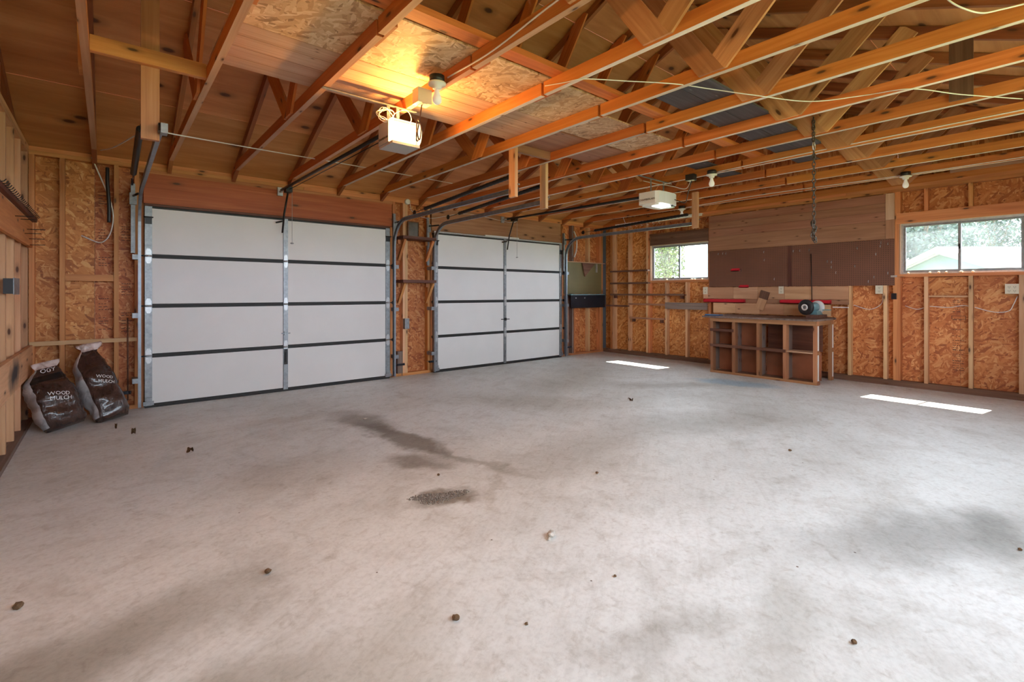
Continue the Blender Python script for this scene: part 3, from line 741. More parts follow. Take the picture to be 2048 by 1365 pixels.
# tracks
def track(x, s, yend, label, zt=2.215):
    t = thing('door_track', (x, 6.2, 0), label, 'door track', 'tracks of the two garage doors')
    R = .34; yv = 6.235
    path = [(x, yv, .03), (x, yv, zt-R)]
    for k in range(1, 9):
        a = k/8*math.pi/2; path.append((x, yv-R+R*math.cos(a), zt-R+R*math.sin(a)))
    path.append((x, yend, zt+.01))
    # C-shaped channel swept along the path
    m = MB(); prof = [(-.012, -.024), (.014, -.024), (.014, .024), (-.012, .024)]
    P = [Vector(p) for p in path]; rings = []
    for i, p in enumerate(P):
        tg = (P[min(i+1, len(P)-1)]-P[max(i-1, 0)]).normalized(); nrm = Vector((0, -tg.z, tg.y))
        rings.append([[m.bm.verts.new(p+Vector((s*a*k_, 0, 0))+nrm*b*k_+Vector((s*(1-k_)*-.004, 0, 0))) for a, b in prof] for k_ in (1, .86)])
    for A, B in zip(rings, rings[1:]):
        for L in (0, 1):
            for i in range(3): m.bm.faces.new((A[L][i], A[L][i+1], B[L][i+1], B[L][i]))
        for i in (0, 3): m.bm.faces.new((A[0][i], A[1][i], B[1][i], B[0][i]))
    m.build('rail', 'track', t)
    for z in (.28, .95, 1.55):
        m = MB(); m.box((x+s*.012 if s > 0 else x-.06, yv-.02, z), (x+.06 if s > 0 else x-.012, yv+.12, z+.05)); m.build('bracket', 'galv', t)
    m = MB(); xx = x+s*.05; m.box((xx-.018, YW-.035, 1.62), (xx+.018, YW-.001, 2.34)); m.box((xx-.03, YW-.06, 2.12), (xx+.03, YW-.036, 2.24)); m.build('jamb_angle', 'galv', t)
    m = MB(); m.tube([(x+s*.02, yv-.16, 2.20), (xx, YW-.03, 2.21)], .011); m.build('flag_bolt', 'darksteel', t)
    return t
track(.252, -1, 3.64, 'steel door track left of the left garage door')
track(3.085, 1, 3.575, 'steel door track right of the left garage door')
track(3.735, -1, 3.80, 'steel door track left of the right garage door')
track(6.575, 1, 3.67, 'steel door track right of the right garage door')
# extension springs
def spring(x, y0, z0, y1, z1, label):
    t = thing('extension_spring', (x, y0, z0), label, 'spring', 'extension springs of the garage doors')
    m = MB(); a, b = Vector((x, y0, z0)), Vector((x, y1, z1)); N = 60
    ps = []; rs = []
    for i in range(N+1):
        f = i/N; ps.append(a.lerp(b, f)); rs.append(.024 if i % 2 else .0205)
    m.tube(ps, rs, 10); m.build('coil', 'darksteel', t)
    m = MB(); e = (b-a).normalized(); m.tube([a-e*.25, a], .004, 6); m.lathe(a-e*.27, [(.03, -.008), (.035, 0), (.03, .008)], (1, 0, 0), 16); m.build('pulley', 'darksteel', t)
    m = MB(); m.tube([b, b+e*.08], .004, 6); m.build('hook', 'darksteel', t)
spring(.175, 5.4, 2.26, 4.25, 2.36, 'black extension spring left of the left garage door')
spring(3.15, 5.5, 2.30, 3.70, 2.40, 'dark extension spring above the right track of the left garage door')
spring(3.68, 5.5, 2.295, 3.84, 2.395, 'dark extension spring above the left track of the right garage door')
spring(6.64, 5.6, 2.32, 3.80, 2.38, 'dark extension spring above the rightmost door track')
# hanging posts
t = thing('hanging_plank', (.203, 3.72, 2.15), 'wide plank hanging from the roof at the end of the left door track', 'plank')
m = MB(); m.box((.156, 3.702, 2.155), (.248, 3.74, zs(3.72)-.01)); o = m.build('plank', 'web', t)
o.data.transform(Matrix.Rotation(-math.pi/2, 4, 'Y').inverted()); o.matrix_basis = o.matrix_basis @ Matrix.Rotation(-math.pi/2, 4, 'Y')
box('cross_board', (-.078, 3.66, 2.60), (.491, 3.70, 2.692), 'stud', t)
m = MB(); m.box((.249, 3.63, 2.19), (.285, 3.70, 2.25)); m.build('end_clip', 'galv', t)
def post(x, y, z0, z1, label, wd=.089):
    t = thing('hanging_post', (x, y, z0), label, 'post', 'posts carrying the door tracks')
    box('post', (x, y, z0), (x+.038, y+wd, z1), 'studp', t)
    m = MB(); m.tube([(x+.03, y-.01, z0+.12), (x+.05, y-.01, z0+.12)], .008); m.build('bolt', 'galv', t)
    return t
t1 = post(2.975, 3.49, 2.13, 2.70, 'short hanging post ending the right track of the left garage door')
box('cross_block', (2.975, 3.581, 2.60), (3.54, 3.62, 2.688), 'plank', t1)
post(3.587, 3.70, 2.115, 2.66, 'short hanging post ending the left track of the right garage door')
post(6.512, 3.575, 2.15, 2.67, 'short hanging post ending the rightmost door track')

# ================================================================ OPENERS
t = thing('door_opener', (1.67, 3.29, 2.28), 'lit garage door opener with glowing white lens, nearer the camera', 'opener', 'garage door openers')
m = MB(); m.box((1.555, 3.235, 2.305), (1.775, 3.40, 2.465)); m.build('motor_housing', 'plasticg', t, bevel=.012)
m = MB(); m.box((1.56, 3.18, 2.285), (1.78, 3.40, 2.304)); m.build('bottom_cover', 'plasticg', t, bevel=.006)
# curved lens shell (one skin, open towards the housing)
m = MB(); pr = []
for k in range(9):
    a = k/8*math.pi; pr.append((3.232-.075*math.sin(a)**.6, 2.39-.085*math.cos(a)))
Lr = [[m.bm.verts.new((x, y, z)) for (y, z) in pr] for x in (1.56, 1.785)]
for k in range(8):
    f = m.bm.faces.new((Lr[0][k], Lr[0][k+1], Lr[1][k+1], Lr[1][k])); f.smooth = True
m.bm.faces.new(Lr[0]); m.bm.faces.new(Lr[1][::-1])
m.build('light_lens', 'lens', t)
m = MB(); m.tube([(1.66, 3.40, 2.455), (1.60, 6.20, 2.445)], .016, 8); m.box((1.64, 3.38, 2.44), (1.70, 3.46, 2.475)); m.build('rail', 'darksteel', t)
m = MB(); m.tube([(1.70, 3.45, 2.435), (1.635, 6.1, 2.425)], .004, 6); m.build('chain_cable', 'darksteel', t)
for x in (1.575, 1.65):
    m = MB(); m.box((x-.012, 3.275, 2.465), (x+.012, 3.279, 2.585)); m.build('strap', 'galv', t)
m = MB(); m.box((1.10, 3.262, 2.578), (1.80, 3.266, 2.59-.001)); m.box((1.10, 3.262, 2.586), (1.80, 3.30, 2.589)); m.build('angle_iron', 'galv', t)
text('brand_lettering', 'CHAMBERLAIN', .0225, 'labeltext', (1.554, 3.318, 2.345), (0, -1, 0), (0, 0, 1), t)
L = bpy.data.lights.new('opener_bulb', 'POINT'); lo = bpy.data.objects.new('opener_bulb', L); COL.objects.link(lo); lo.location = (1.68, 3.19, 2.39)
L.energy = 37; L.color = (1, .52, .14); L.shadow_soft_size = .03
lo.parent = t; lo.matrix_parent_inverse = WM[t.name].inverted()
def header_arm(x, t):
    m = MB(); m.box((x-.03, YW-.03, 2.40), (x+.03, YW-.005, 2.50)); m.box((x-.012, YW-.12, 2.435), (x+.012, YW-.03, 2.455)); m.build('header_bracket', 'steel', t)
    m = MB(); m.tube([(x+.02, 6.06, 2.43), (x+.0, 6.16, 2.16), (x-.01, 6.20, 1.93)], .011, 6); m.tube([(x-.01, 6.20, 2.07), (x-.06, 6.28, 2.06)], .010, 6); m.build('door_arm', 'darksteel', t)
    m = MB(); m.box((x-.02, 6.0, 2.395), (x+.05, 6.10, 2.46)); m.build('trolley', 'darksteel', t)
    m = MB(); m.tube([(x+.05, 6.02, 2.40), (x+.05, 6.02, 1.80)], .0025, 5); m.lathe((x+.05, 6.02, 1.785), [(.008, 0), (.02, .006), (.02, .014), (.006, .02)], n=12); m.build('release_cord', 'plasticg', t)
header_arm(1.62, t)
t = thing('door_opener', (5.15, 3.33, 2.25), 'white garage door opener with unlit rounded housing, farther from the camera', 'opener', 'garage door openers')
m = MB()
ol = [(4.93, 3.24), (4.96, 3.20), (5.06, 3.185), (5.24, 3.185), (5.34, 3.21), (5.37, 3.28), (5.34, 3.45), (5.25, 3.49), (4.97, 3.49), (4.93, 3.46)]
m.prism([(x, y, 2.275) for x, y in ol], (0, 0, .14)); m.build('motor_housing', 'plasticw', t, bevel=.022)
m = MB(); m.prism([(5.15+(x-5.15)*.86, 3.34+(y-3.34)*.80, 2.255) for x, y in ol], (0, 0, .024)); m.build('bottom_cover', 'plasticw', t, bevel=.01)
m = MB(); m.box((5.0, 3.20, 2.243), (5.20, 3.33, 2.262)); m.build('light_lens', 'led', t, bevel=.008)
m = MB(); m.prism([(5.24, 3.195, 2.262), (5.37, 3.25, 2.262), (5.37, 3.25, 2.30), (5.24, 3.195, 2.30)], (0, .06, 0)); m.build('smoked_cover', 'bluesteel', t)
text('brand_lettering', 'CHAMBERLAIN', .033, 'labeltext', (4.9285, 3.35, 2.325), (0, -1, 0), (0, 0, 1), t)
m = MB(); m.tube([(5.15, 3.48, 2.41), (5.12, 6.20, 2.445)], .018, 8); m.build('rail', 'darksteel', t)
for x in (5.0, 5.27):
    m = MB(); m.box((x-.012, 3.34, 2.41), (x+.012, 3.344, 2.585)); m.build('strap', 'galv', t)
m = MB(); m.box((4.75, 3.335, 2.578), (5.45, 3.339, 2.589)); m.box((4.75, 3.335, 2.586), (5.45, 3.37, 2.589)); m.build('angle_iron', 'galv', t)
header_arm(5.13, t)
L = bpy.data.lights.new('opener_led', 'AREA'); lo = bpy.data.objects.new('opener_led', L); COL.objects.link(lo); lo.location = (5.10, 3.265, 2.238); L.size = .15; L.energy = 3; L.color = (.9, .95, 1)
lo.parent = t; lo.matrix_parent_inverse = WM[t.name].inverted()

# bulb fixtures
def fixture(x, y, z, label, r=.05, boxm='black'):
    t = thing('bulb_fixture', (x, y, z), label, 'light fixture', 'bare bulb fixtures under the trusses')
    m = MB(); m.lathe((x, y, z), [(r, -.0), (r, .045)], n=16); m.build('junction_box', boxm, t)
    m = MB(); m.lathe((x, y, z), [(.022, -.042), (.030, -.036), (.032, -.02), (.058, -.012), (.060, -.001)], n=24); m.build('socket', 'porcelain', t)
    m = MB(); m.lathe((x, y, z-.042), [(.013, 0), (.016, -.012), (.020, -.030), (.029, -.052), (.031, -.068), (.027, -.084), (.016, -.096), (.002, -.10)], n=20); m.build('bulb', 'frost', t)
    return t
fixture(1.655, 2.73, 2.585, 'bare bulb on a round black box beside the lit opener')
fixture(5.315, 2.745, 2.57, 'bare bulb on a black box right of the white opener')
fixture(7.14, 1.33, 2.575, 'bare bulb on a black box above the right window')
fixture(7.135, 4.19, 2.575, 'bare bulb farthest back, below the white opener')
def ceiling_outlet(lo, hi, label, mat):
    t = thing('outlet_box', lo, label, 'outlet')
    m = MB(); m.box(lo, hi); m.build('box', mat, t, bevel=.004)
    c = [(a+b)/2 for a, b in zip(lo, hi)]
    m = MB(); m.box((c[0]-.02, c[1]-.035, lo[2]-.003), (c[0]+.02, c[1]+.035, lo[2]-.0005)); m.build('receptacle', 'ivory', t); return t
ceiling_outlet((1.60, 2.88, 2.50), (1.706, 2.96, 2.60), 'square outlet box on the truss feeding the lit opener', 'ivory')
ceiling_outlet((5.29, 2.96, 2.55), (5.37, 3.06, 2.62), 'black outlet box on the truss feeding the white opener', 'black')

# ================================================================ CABLES
def cable(name, pts, label, r=.004, mat='cable', cat='cable'):
    return tag(tube(name, pts, r, mat), label, cat)
cable('opener_cord', [(1.65, 2.92, 2.50), (1.65, 2.95, 2.40), (1.66, 3.0, 2.33), (1.70, 3.04, 2.30), (1.70, 3.02, 2.38), (1.66, 3.0, 2.42), (1.68, 3.05, 2.30), (1.72, 3.10, 2.32), (1.74, 3.22, 2.40), (1.72, 3.26, 2.47)], 'dark power cord looping from the square outlet box to the lit opener', .0045, 'darkwood')
coil = []
for k in range(64):
    a = k/64*5*2*math.pi; rr = .055+.012*math.sin(k*1.3); coil.append((1.545+rr*math.cos(a), 3.255-.02*math.sin(k*.7), 2.50+.75*rr*math.sin(a)))
coil += [(1.62, 3.25, 2.53), (1.68, 3.2, 2.55), (1.72, 3.2, 2.50), (1.73, 3.25, 2.46)]
cable('coiled_cable', coil, 'white bell wire coiled above the lit opener', .0019)
cable('opener_cord', [(5.33, 3.0, 2.55), (5.33, 3.05, 2.40), (5.33, 3.08, 2.30), (5.30, 3.15, 2.32), (5.22, 3.3, 2.40)], 'black power cord drooping behind the white opener', .005, 'black')
cable('opener_cord', [(5.345, 3.02, 2.55), (5.36, 3.1, 2.47), (5.3, 3.25, 2.52), (5.2, 3.4, 2.56), (5.0, 3.45, 2.575)], 'white cord curving over the white opener', .004)
W_ = lambda *a: [PY(u, v, Y) for u, v, Y in a]
cable('roof_cable', [(-.05, 6.0, 2.56), (.05, 5.6, 2.52)] + [PY(300, 258, 4.4), PY(345, 268, 4.4)] + [PY(560, 306, 5.2), PY(700, 330, 5.4), PY(850, 357, 5.6), PY(930, 372, 5.7)], 'white cable strung under the roof above the left garage door', .005)
xk = lambda k: -.08+.61*k
U = ZT-.006
cable('romex_cable', [PX(1090, 172, xk(4)-.044), PX(1130, 165, xk(4)-.044), PZ(1168, 158, U), PX(1250, 162, 2.6), PZ(1350, 168, U), PX(1420, 178, 3.25), PZ(1505, 190, U), PX(1620, 203, 3.85), PX(1728, 191, xk(7)-.05), PZ(1822, 178, U), PX(1921, 189, 4.5), PZ(2045, 198, U)], 'white cable sagging from truss to truss across the middle of the ceiling', .0035)
cable('romex_cable', [(xk(3)-.044, 2.68, 2.62), (xk(3)-.044, 2.2, 2.61), (xk(3)-.044, 1.6, 2.66), (xk(3)-.044, 1.0, 2.62), (xk(3)-.044, .4, 2.64)], 'white cable along the truss in front of the loft deck', .005)
cable('romex_cable', [PX(1860, -40, 3.1), PX(1897, 0, 3.15), PX(1930, 18, 3.2), PX(1965, 26, 3.3), PX(2002, 19, 3.4), PX(2048, 8, 3.5)], 'white cable drooping at the upper right over the nearest trusses', .004)
cable('romex_cable', [(xk(9)-.044, 2.72, 2.60), (xk(9)-.044, 1.9, 2.61), (xk(9)-.044, 1.0, 2.612), (xk(9)-.044, -.4, 2.61)], 'white cable stapled along the truss from the middle bulb', .005)
cable('romex_cable', [(xk(12)-.044, 4.15, 2.60), (xk(12)-.044, 2.9, 2.62), (xk(12)-.044, 1.4, 2.60), (xk(12)-.044, -.4, 2.61)], 'white cable stapled along the truss linking the two right bulbs', .005)
cable('romex_cable', [(3.38, 6.33, 2.53), (3.42, 6.32, 2.40), (3.7, 6.33, 2.33), (4.4, 6.33, 2.47), (5.3, 6.33, 2.42), (5.45, 6.2, 2.50), (5.6, 5.4, 2.575), (5.36, 4.5, 2.57), (5.36, 3.3, 2.575)], 'thin white bell wire above the right garage door', .0035)
cable('wall_cable', [(-.12, 6.36, 2.56), (.03, 6.35, 2.1), (.03, 6.38, 1.85), (-.05, 6.42, 1.72), (-.2, 6.44, 1.78)], 'grey cable drooping on flake board left of the left garage door', .006)
tag(tube('rubber_hose', [(0.0, 6.33, 2.47), (.0, 6.32, 2.30), (.012, 6.33, 2.1), (.012, 6.34, 1.92)], .016, 'black'), 'black rubber hose hanging beside the left corner stud', 'hose')
yv = lambda *a: [(XR+.05, y, z) for y, z in a]
cable('wall_cable', yv((2.03, 1.04), (1.85, .985), (1.72, 1.06), (1.70, 1.20)), 'white cable looping left to the small outlet on the right wall')
cable('wall_cable', yv((1.47, 1.04), (1.35, 1.00), (1.24, 1.04)), 'white cable between the first two studs right of the double stud')
cable('wall_cable', yv((1.23, 1.04), (1.05, 1.03), (.93, 1.055), (.87, 1.05)), 'white cable between studs below the right window middle')
cable('wall_cable', yv((.82, 1.035), (.66, .985), (.54, 1.0), (.50, 1.08), (.47, 1.17)), 'white cable rising to the large outlet plate under the right window')
cable('wall_cable', yv((4.85, 1.0), (4.7, .99), (4.52, 1.01)), 'short white cable below the left window')
tag(tube('hanging_cable', [(6.90, 6.33, 2.40), (6.94, 6.30, 2.25), (6.96, 6.32, 2.05), (6.92, 6.34, 1.9)], .012, 'cable'), 'thick pale cable hanging in the far corner', 'cable')

# ================================================================ WINDOWS
def window(name, y0, y1, z0, z1, gl, first):
    t = struct(name, (XR+.06, (y0+y1)/2, z0)); ym = (y0+y1)/2
    x0, x1 = XR+.035, XR+.085
    for (a, b, c, d, nm) in ((y0, y1, z0, z0+.02, 'window_sill'), (y0, y1, z1-.02, z1, 'window_frame'), (y0, y0+.02, z0+.0201, z1-.0201, 'window_frame'), (y1-.02, y1, z0+.0201, z1-.0201, 'window_frame')):
        m = MB(); m.box((x0, a, c), (x1, b, d)); m.build(nm, 'steel', t, bevel=.002)
    for (a, b, xx) in ((ym-.012, y1-.021, x0+.008), (y0+.021, ym+.012, x0+.026)):
        s = None
        m = MB(); w_ = .026
        m.box((xx, a, z0+.021), (xx+.014, b, z0+.021+w_)); m.box((xx, a, z1-.021-w_), (xx+.014, b, z1-.021))
        m.box((xx, a, z0+.021+w_), (xx+.014, a+w_, z1-.021-w_)); m.box((xx, b-w_, z0+.021+w_), (xx+.014, b, z1-.021-w_))
        s = m.build('sash', 'galv', t)
        m = MB(); m.box((xx+.005, a+w_, z0+.021+w_), (xx+.008, b-w_, z1-.021-w_)); m.build('pane', gl, s)
    m = MB(); m.box((x0-.004, ym-.010, (z0+z1)/2-.03), (x0+.010, ym+.01, (z0+z1)/2+.03)); m.build('latch', 'darksteel', t)
    for i in range(7):
        m = MB(); yy = random.uniform(y0+.05, y1-.05); m.lathe((x0-.012, yy, z0+.012), [(.002, -.014), (.012, -.006), (.014, .004), (.004, .014)], n=7); m.build('foam_blob', 'foam', t)
window('window_1', *W1, 'glass1', 1)
window('window_2', *W2, 'glass', 2)
for nm, (y0, y1, z0, z1) in (('trim_1', W1), ('trim_2', W2)):
    t = struct(nm, (XR, (y0+y1)/2, z0))
    box('jamb_board', (XR-.002, y1, z0), (XR+SD, y1+.014, z1), 'loftplank', t); box('jamb_board', (XR+.0, y0, z1+.0005), (XR+SD, y1, z1+.0025), 'loftplank', t)

# ================================================================ RIGHT WALL FITTINGS
XB = XR-.03
t = thing('plank_panel', (XR, 2.85, 1.91), 'aged brown plank panelling above the brown pegboard', 'panelling')
zb = [2.505, 2.385, 2.275, 2.15, 1.915]
for a, b in zip(zb, zb[1:]):
    rabbet('plank', (XR-.022, 1.66, b), (XR-.002, 4.072, a-.007), (2, 0, -1), 'plank', t)
box('upright_board', (XR-.024, 1.566, 2.16), (XR-.002, 1.657, 2.505), 'loftplank', t); box('upright_board', (XR-.024, 1.566, 1.915), (XR-.002, 1.657, 2.158), 'plank', t)
t = thing('pegboard', (XR, 2.85, 1.30), 'brown pegboard with a few hooks over the workbench', 'pegboard')
box('pegboard_sheet', (XR-.012, 1.566, 1.305), (XR-.004, 2.789, 1.912), 'peg', t); box('pegboard_sheet', (XR-.012, 2.845, 1.305), (XR-.004, 4.074, 1.912), 'peg', t)
box('batten', (XR-.020, 2.791, 1.305), (XR-.004, 2.843, 1.912), 'darkwood', t)
for (u, v) in ((1437, 508), (1446, 507), (1452, 507), (1528, 504), (1529, 520), (1587, 502), (1600, 501), (1619, 500), (1482, 541), (1549, 558), (1663, 524), (1672, 545), (1663, 534), (1655, 523), (1710, 532), (1715, 496), (1752, 508), (1762, 485), (1761, 492), (1776, 487), (1776, 546), (1748, 554), (1737, 563), (1619, 500)):
    p = PX(u, v, XR-.02); m = MB(); m.tube([(XR-.012, p.y, p.z+.01), (XR-.03, p.y, p.z+.008), (XR-.034, p.y, p.z-.012), (XR-.026, p.y, p.z-.02)], .0035, 6); m.build('hook', 'steel', t)
tag(tube('hanging_rod', [PX(1622, 508, XR-.03), PX(1624, 606, XR-.05)], .005, 'darksteel', smooth=False), 'thin dark rod hanging on the pegboard above the grinder', 'rod')
for (u0, u1, v0, v1, lab) in ((1463, 1479, 538, 543, 'small red plastic holder on the pegboard'), (1479, 1497, 571, 576, 'small red plastic holder under the pegboard edge')):
    a, b = PX(u0, v1, XR-.02), PX(u1, v0, XR-.02)
    m = MB(); m.box((XR-.05, b.y, a.z), (XR-.013, a.y, a.z+.012)); m.box((XR-.05, b.y, a.z), (XR-.046, a.y, a.z+.03)); m.box((XR-.017, b.y, a.z), (XR-.013, a.y, a.z+.045)); tag(m.build('tool_holder', 'redplastic', bevel=.002), lab, 'holder', 'small red holders')
# plywood strips over the bench
t = thing('plywood_backing', (XR, 3.1, .86), 'row of light plywood strips screwed above the workbench', 'boards')
ys = [4.175, 4.09, 3.66, 3.277, 2.885, 2.52, 2.069]
for a, b in zip(ys, ys[1:]):
    box('plywood_strip', (XR-.018, b+.001, 1.115), (XR-.001, a-.001, 1.300), 'plyboard', t)
for a, b in ((4.0, 3.62), (3.62, 3.25), (3.25, 2.9), (2.9, 2.28)):
    box('plywood_strip', (XR-.018, b+.001, .875), (XR-.001, a-.001, 1.04), 'plyboard', t)
box('ledger_board', (XR-.03, 2.069, 1.045), (XR-.001, 4.09, 1.112), 'plank', t)
def redrack(y0, y1, lab):
    m = MB()
    m.box((XR-.036, y0, 1.052), (XR-.031, y1, 1.105)); m.box((XR-.085, y0, 1.052), (XR-.031, y1, 1.060)); m.box((XR-.085, y0, 1.052), (XR-.080, y1, 1.078))
    m.box((XR-.062, y0, 1.060), (XR-.058, y1, 1.092)); m.box((XR-.085, y0, 1.052), (XR-.031, y0+.006, 1.10)); m.box((XR-.085, y1-.006, 1.052), (XR-.031, y1, 1.10))
    n = int((y1-y0)/.055)
    for k in range(n): m.box((XR-.084, y0+.02+k*.055, 1.060), (XR-.06, y0+.026+k*.055, 1.076))
    tag(m.build('tool_rack', 'redplastic'), lab, 'tool rack', 'long red tool racks')
redrack(3.46, 4.14, 'long red plastic tool rack at the left end over the bench'); redrack(2.27, 2.93, 'long red plastic tool rack behind the grinder')
t = thing('wooden_paddle', (XR-.05, 3.2, 1.0), 'tan wooden paddle with darker square head leaning over the bench', 'paddle')
c1, c2, c3 = PX(1528, 588, XR-.05), PX(1524, 600, XR-.05), PX(1519, 619, XR-.05)
board('paddle_head', PX(1531, 583, XR-.045), PX(1526, 598, XR-.045), .13, .02, 'shelf', t, up=(0, 1, 0))
board('paddle_blade', PX(1526, 598, XR-.045), PX(1518, 619, XR-.045), .13, .012, 'plyboard', t, up=(0, 1, 0))

def outlet(u0, u1, v0, v1, X, label, two=False):
    a, b = PX(u0, v1, X), PX(u1, v0, X); y0, y1, z0, z1 = b.y, a.y, a.z, b.z
    t = thing('wall_outlet', (X, (y0+y1)/2, z0), label, 'outlet', 'outlets on the right wall')
    m = MB(); m.box((X-.006, y0, z0), (X, y1, z1)); m.build('cover_plate', 'ivory', t, bevel=.002)
    for yy in ([(y0+y1)/2] if not two else [y0+(y1-y0)*.3, y0+(y1-y0)*.7]):
        for zz in (z0+(z1-z0)*.3, z0+(z1-z0)*.7):
            m = MB()
            for s in (-.007, .007): m.box((X-.0075, yy+s-.0015, zz-.006), (X-.006, yy+s+.0015, zz+.006))
            m.lathe((X-.0065, yy, zz-.012), [(.003, 0), (.003, .001)], (-1, 0, 0), 8); m.build('socket_slots', 'slot', t)
    m = MB(); m.box((X+.001, y0+.01, z0+.008), (X+.045, y1-.01, z1-.008)); m.build('box', 'blue', t)
outlet(1406.5, 1415.5, 574.5, 589, XR-.0185, 'ivory outlet at the left end of the plywood strips')
outlet(1557.5, 1567.5, 573, 588, XR-.0185, 'ivory outlet at the middle of the plywood strips')
outlet(1751, 1766, 570.5, 588, XR-.001, 'ivory outlet on the stud just below the pegboard corner')
outlet(2010, 2038, 568, 588, XR-.001, 'large double ivory outlet plate under the right window', True)
m = MB(); p = PX(1783, 599, XR-.02); q = PX(1793, 587, XR-.02); m.box((XR-.04, q.y, p.z), (XR-.001, p.y, q.z)); tag(m.build('switch_box', 'bluesteel', bevel=.004), 'small dark blue box on the double stud right of the pegboard', 'box')
m = MB(); p = PX(1788, 553, XR-.01); m.box((XR-.03, p.y-.03, p.z-.012), (XR-.001, p.y+.03, p.z+.012)); tag(m.build('magnetic_catch', 'steel', bevel=.003), 'small bright metal catch at the lower right pegboard corner', 'catch')

# narrow shelves left of the left window
def ledge(y0, y1, z, label, d=.07, mat='shelf'):
    t = thing('ledge_shelf', (XR, (y0+y1)/2, z), label, 'shelf', 'narrow dark ledges across the studs')
    box('ledge', (XR-d, y0, z-.016), (XR-.001, y1, z+.006), mat, t); box('front_lip', (XR-d-.014, y0, z-.020), (XR-d-.0005, y1, z+.014), mat, t)
    for yy in (y0+.04, y1-.12):
        if z > 1.15 and z < 1.2 or z < .8: box('cleat', (XR-.05, yy, z-.075), (XR-.001, yy+.05, z-.017), 'darkwood', t)
ledge(5.235, 6.12, 1.637, 'topmost narrow dark ledge left of the left window')
ledge(5.235, 6.12, 1.40, 'second narrow dark ledge left of the left window')
ledge(4.50, 6.12, 1.178, 'long narrow dark ledge just below the left window')
ledge(4.90, 5.70, .995, 'thin pale ledge below the long dark ledge', .03, 'plank')
ledge(5.71, 6.30, .955, 'short dark ledge joining the corner cabinet', .07)
ledge(4.91, 5.68, .73, 'lowest thin ledge with small cleats below the left window', .04, 'plank')
t = thing('ledge_shelf', (XR, 4.47, .92), 'weathered grey board ledge beside the workbench', 'shelf', 'narrow dark ledges across the studs')
box('front_board', (XR-.07, 4.08, .918), (XR-.052, 4.88, 1.035), 'greywood', t); box('ledge', (XR-.05, 4.08, 1.02), (XR-.001, 4.88, 1.036), 'loftplank', t)
# towel-bar like white strip between studs by the bench
tag(box('white_rod', (XR-.012, 2.07, 1.0), (XR-.001, 2.26, 1.012), 'plasticw'), 'thin white strip right of the grinder', 'strip')

# ---- workbench
bx0, bx1, by0, by1, bz = 7.06, 7.66, 2.225, 3.665, .86
t = thing('workbench', (7.3, 2.95, 0), 'old open-fronted wooden workbench with cubbyholes under the pegboard', 'workbench')
m = MB(); m.prism([(bx0-.07, by1+.10, bz-.026), (bx0-.02, by1+.10, bz-.026), (XR-.02, by1+.06, bz-.026), (XR-.02, by0-.01, bz-.026), (bx0-.02, by0-.01, bz-.026)], (0, 0, .024)); m.build('worktop', 'greywood', t)
m = MB(); m.box((bx0-.05, by0+.0, bz-.0015), (XR-.03, by1+.08, bz+.004)); m.build('top_sheet', 'shelf', t)
box('front_rail', (bx0-.018, by0, bz-.085), (bx0-.001, by1, bz-.028), 'bench', t)
for (y0, y1) in ((3.625, 3.665), (3.29, 3.335), (2.945, 2.985), (2.59, 2.635), (2.225, 2.268)):
    box('post', (bx0, y0, 0), (bx0+.089, y1, bz-.028), 'bench', t)
for y in (3.30, 2.955, 2.60): box('divider', (bx0+.09, y, .03), (bx0+.234, y+.016, bz-.028), 'greywood', t)
box('divider', (bx0+.09, 3.64, .03), (bx0+.234, 3.656, bz-.028), 'greywood', t)
box('bottom_board', (bx0+.001, by0+.045, .012), (bx0+.234, by1-.045, .03), 'shelf', t)
box('bottom_rail', (bx0-.012, by0, 0), (bx0-.0005, by1, .035), 'bench', t)
box('back_panel', (bx0+.235, by0+.02, .03), (bx0+.247, 2.94, .40), 'hardboard', t); box('back_panel', (bx0+.235, 2.95, .03), (bx0+.247, by1-.02, bz-.03), 'hardboard', t)
box('back_panel', (bx0+.285, by0+.02, .41), (bx0+.297, 2.94, bz-.03), 'darkwood', t)
box('shelf_edge', (bx0-.016, 2.60, .395), (bx0-.001, by1, .435), 'darkwood', t); box('shelf_edge', (bx0-.016, 3.31, .628), (bx0-.001, by1, .668), 'darkwood', t)
box('shelf', (bx0, 2.645, .40), (bx1-.03, 3.62, .415), 'shelf', t) if False else None
for (y0, y1, z) in ((3.34, 3.62, .41), (3.34, 3.62, .64), (2.99, 3.285, .41), (2.64, 2.94, .41)): box('shelf', (bx0+.0, y0, z), (bx0+.234, y1, z+.015), 'shelf', t)
box('shelf', (bx0-.01, 2.272, .405), (bx0+.234, 2.585, .422), 'loftplank', t)
# right end: two posts with white painted strips
for x0 in (bx0, bx1-.03):
    for (z0, z1) in ((.05, .39), (.45, .77)): box('painted_strip', (x0+.028, by0-.006, z0), (x0+.062, by0-.0005, z1), 'plasticw', t)
box('post', (bx1-.03, by0, 0), (bx1+.06, by0+.04, bz-.028), 'bench', t)
box('end_rail', (bx0+.09, by0+.002, bz-.085), (bx1-.03, by0+.02, bz-.028), 'bench', t)
for z in (.0, .395): box('end_cleat', (bx0+.001, by0-.012, z), (bx0+.088, by0-.0005, z+.045), 'bench', t)
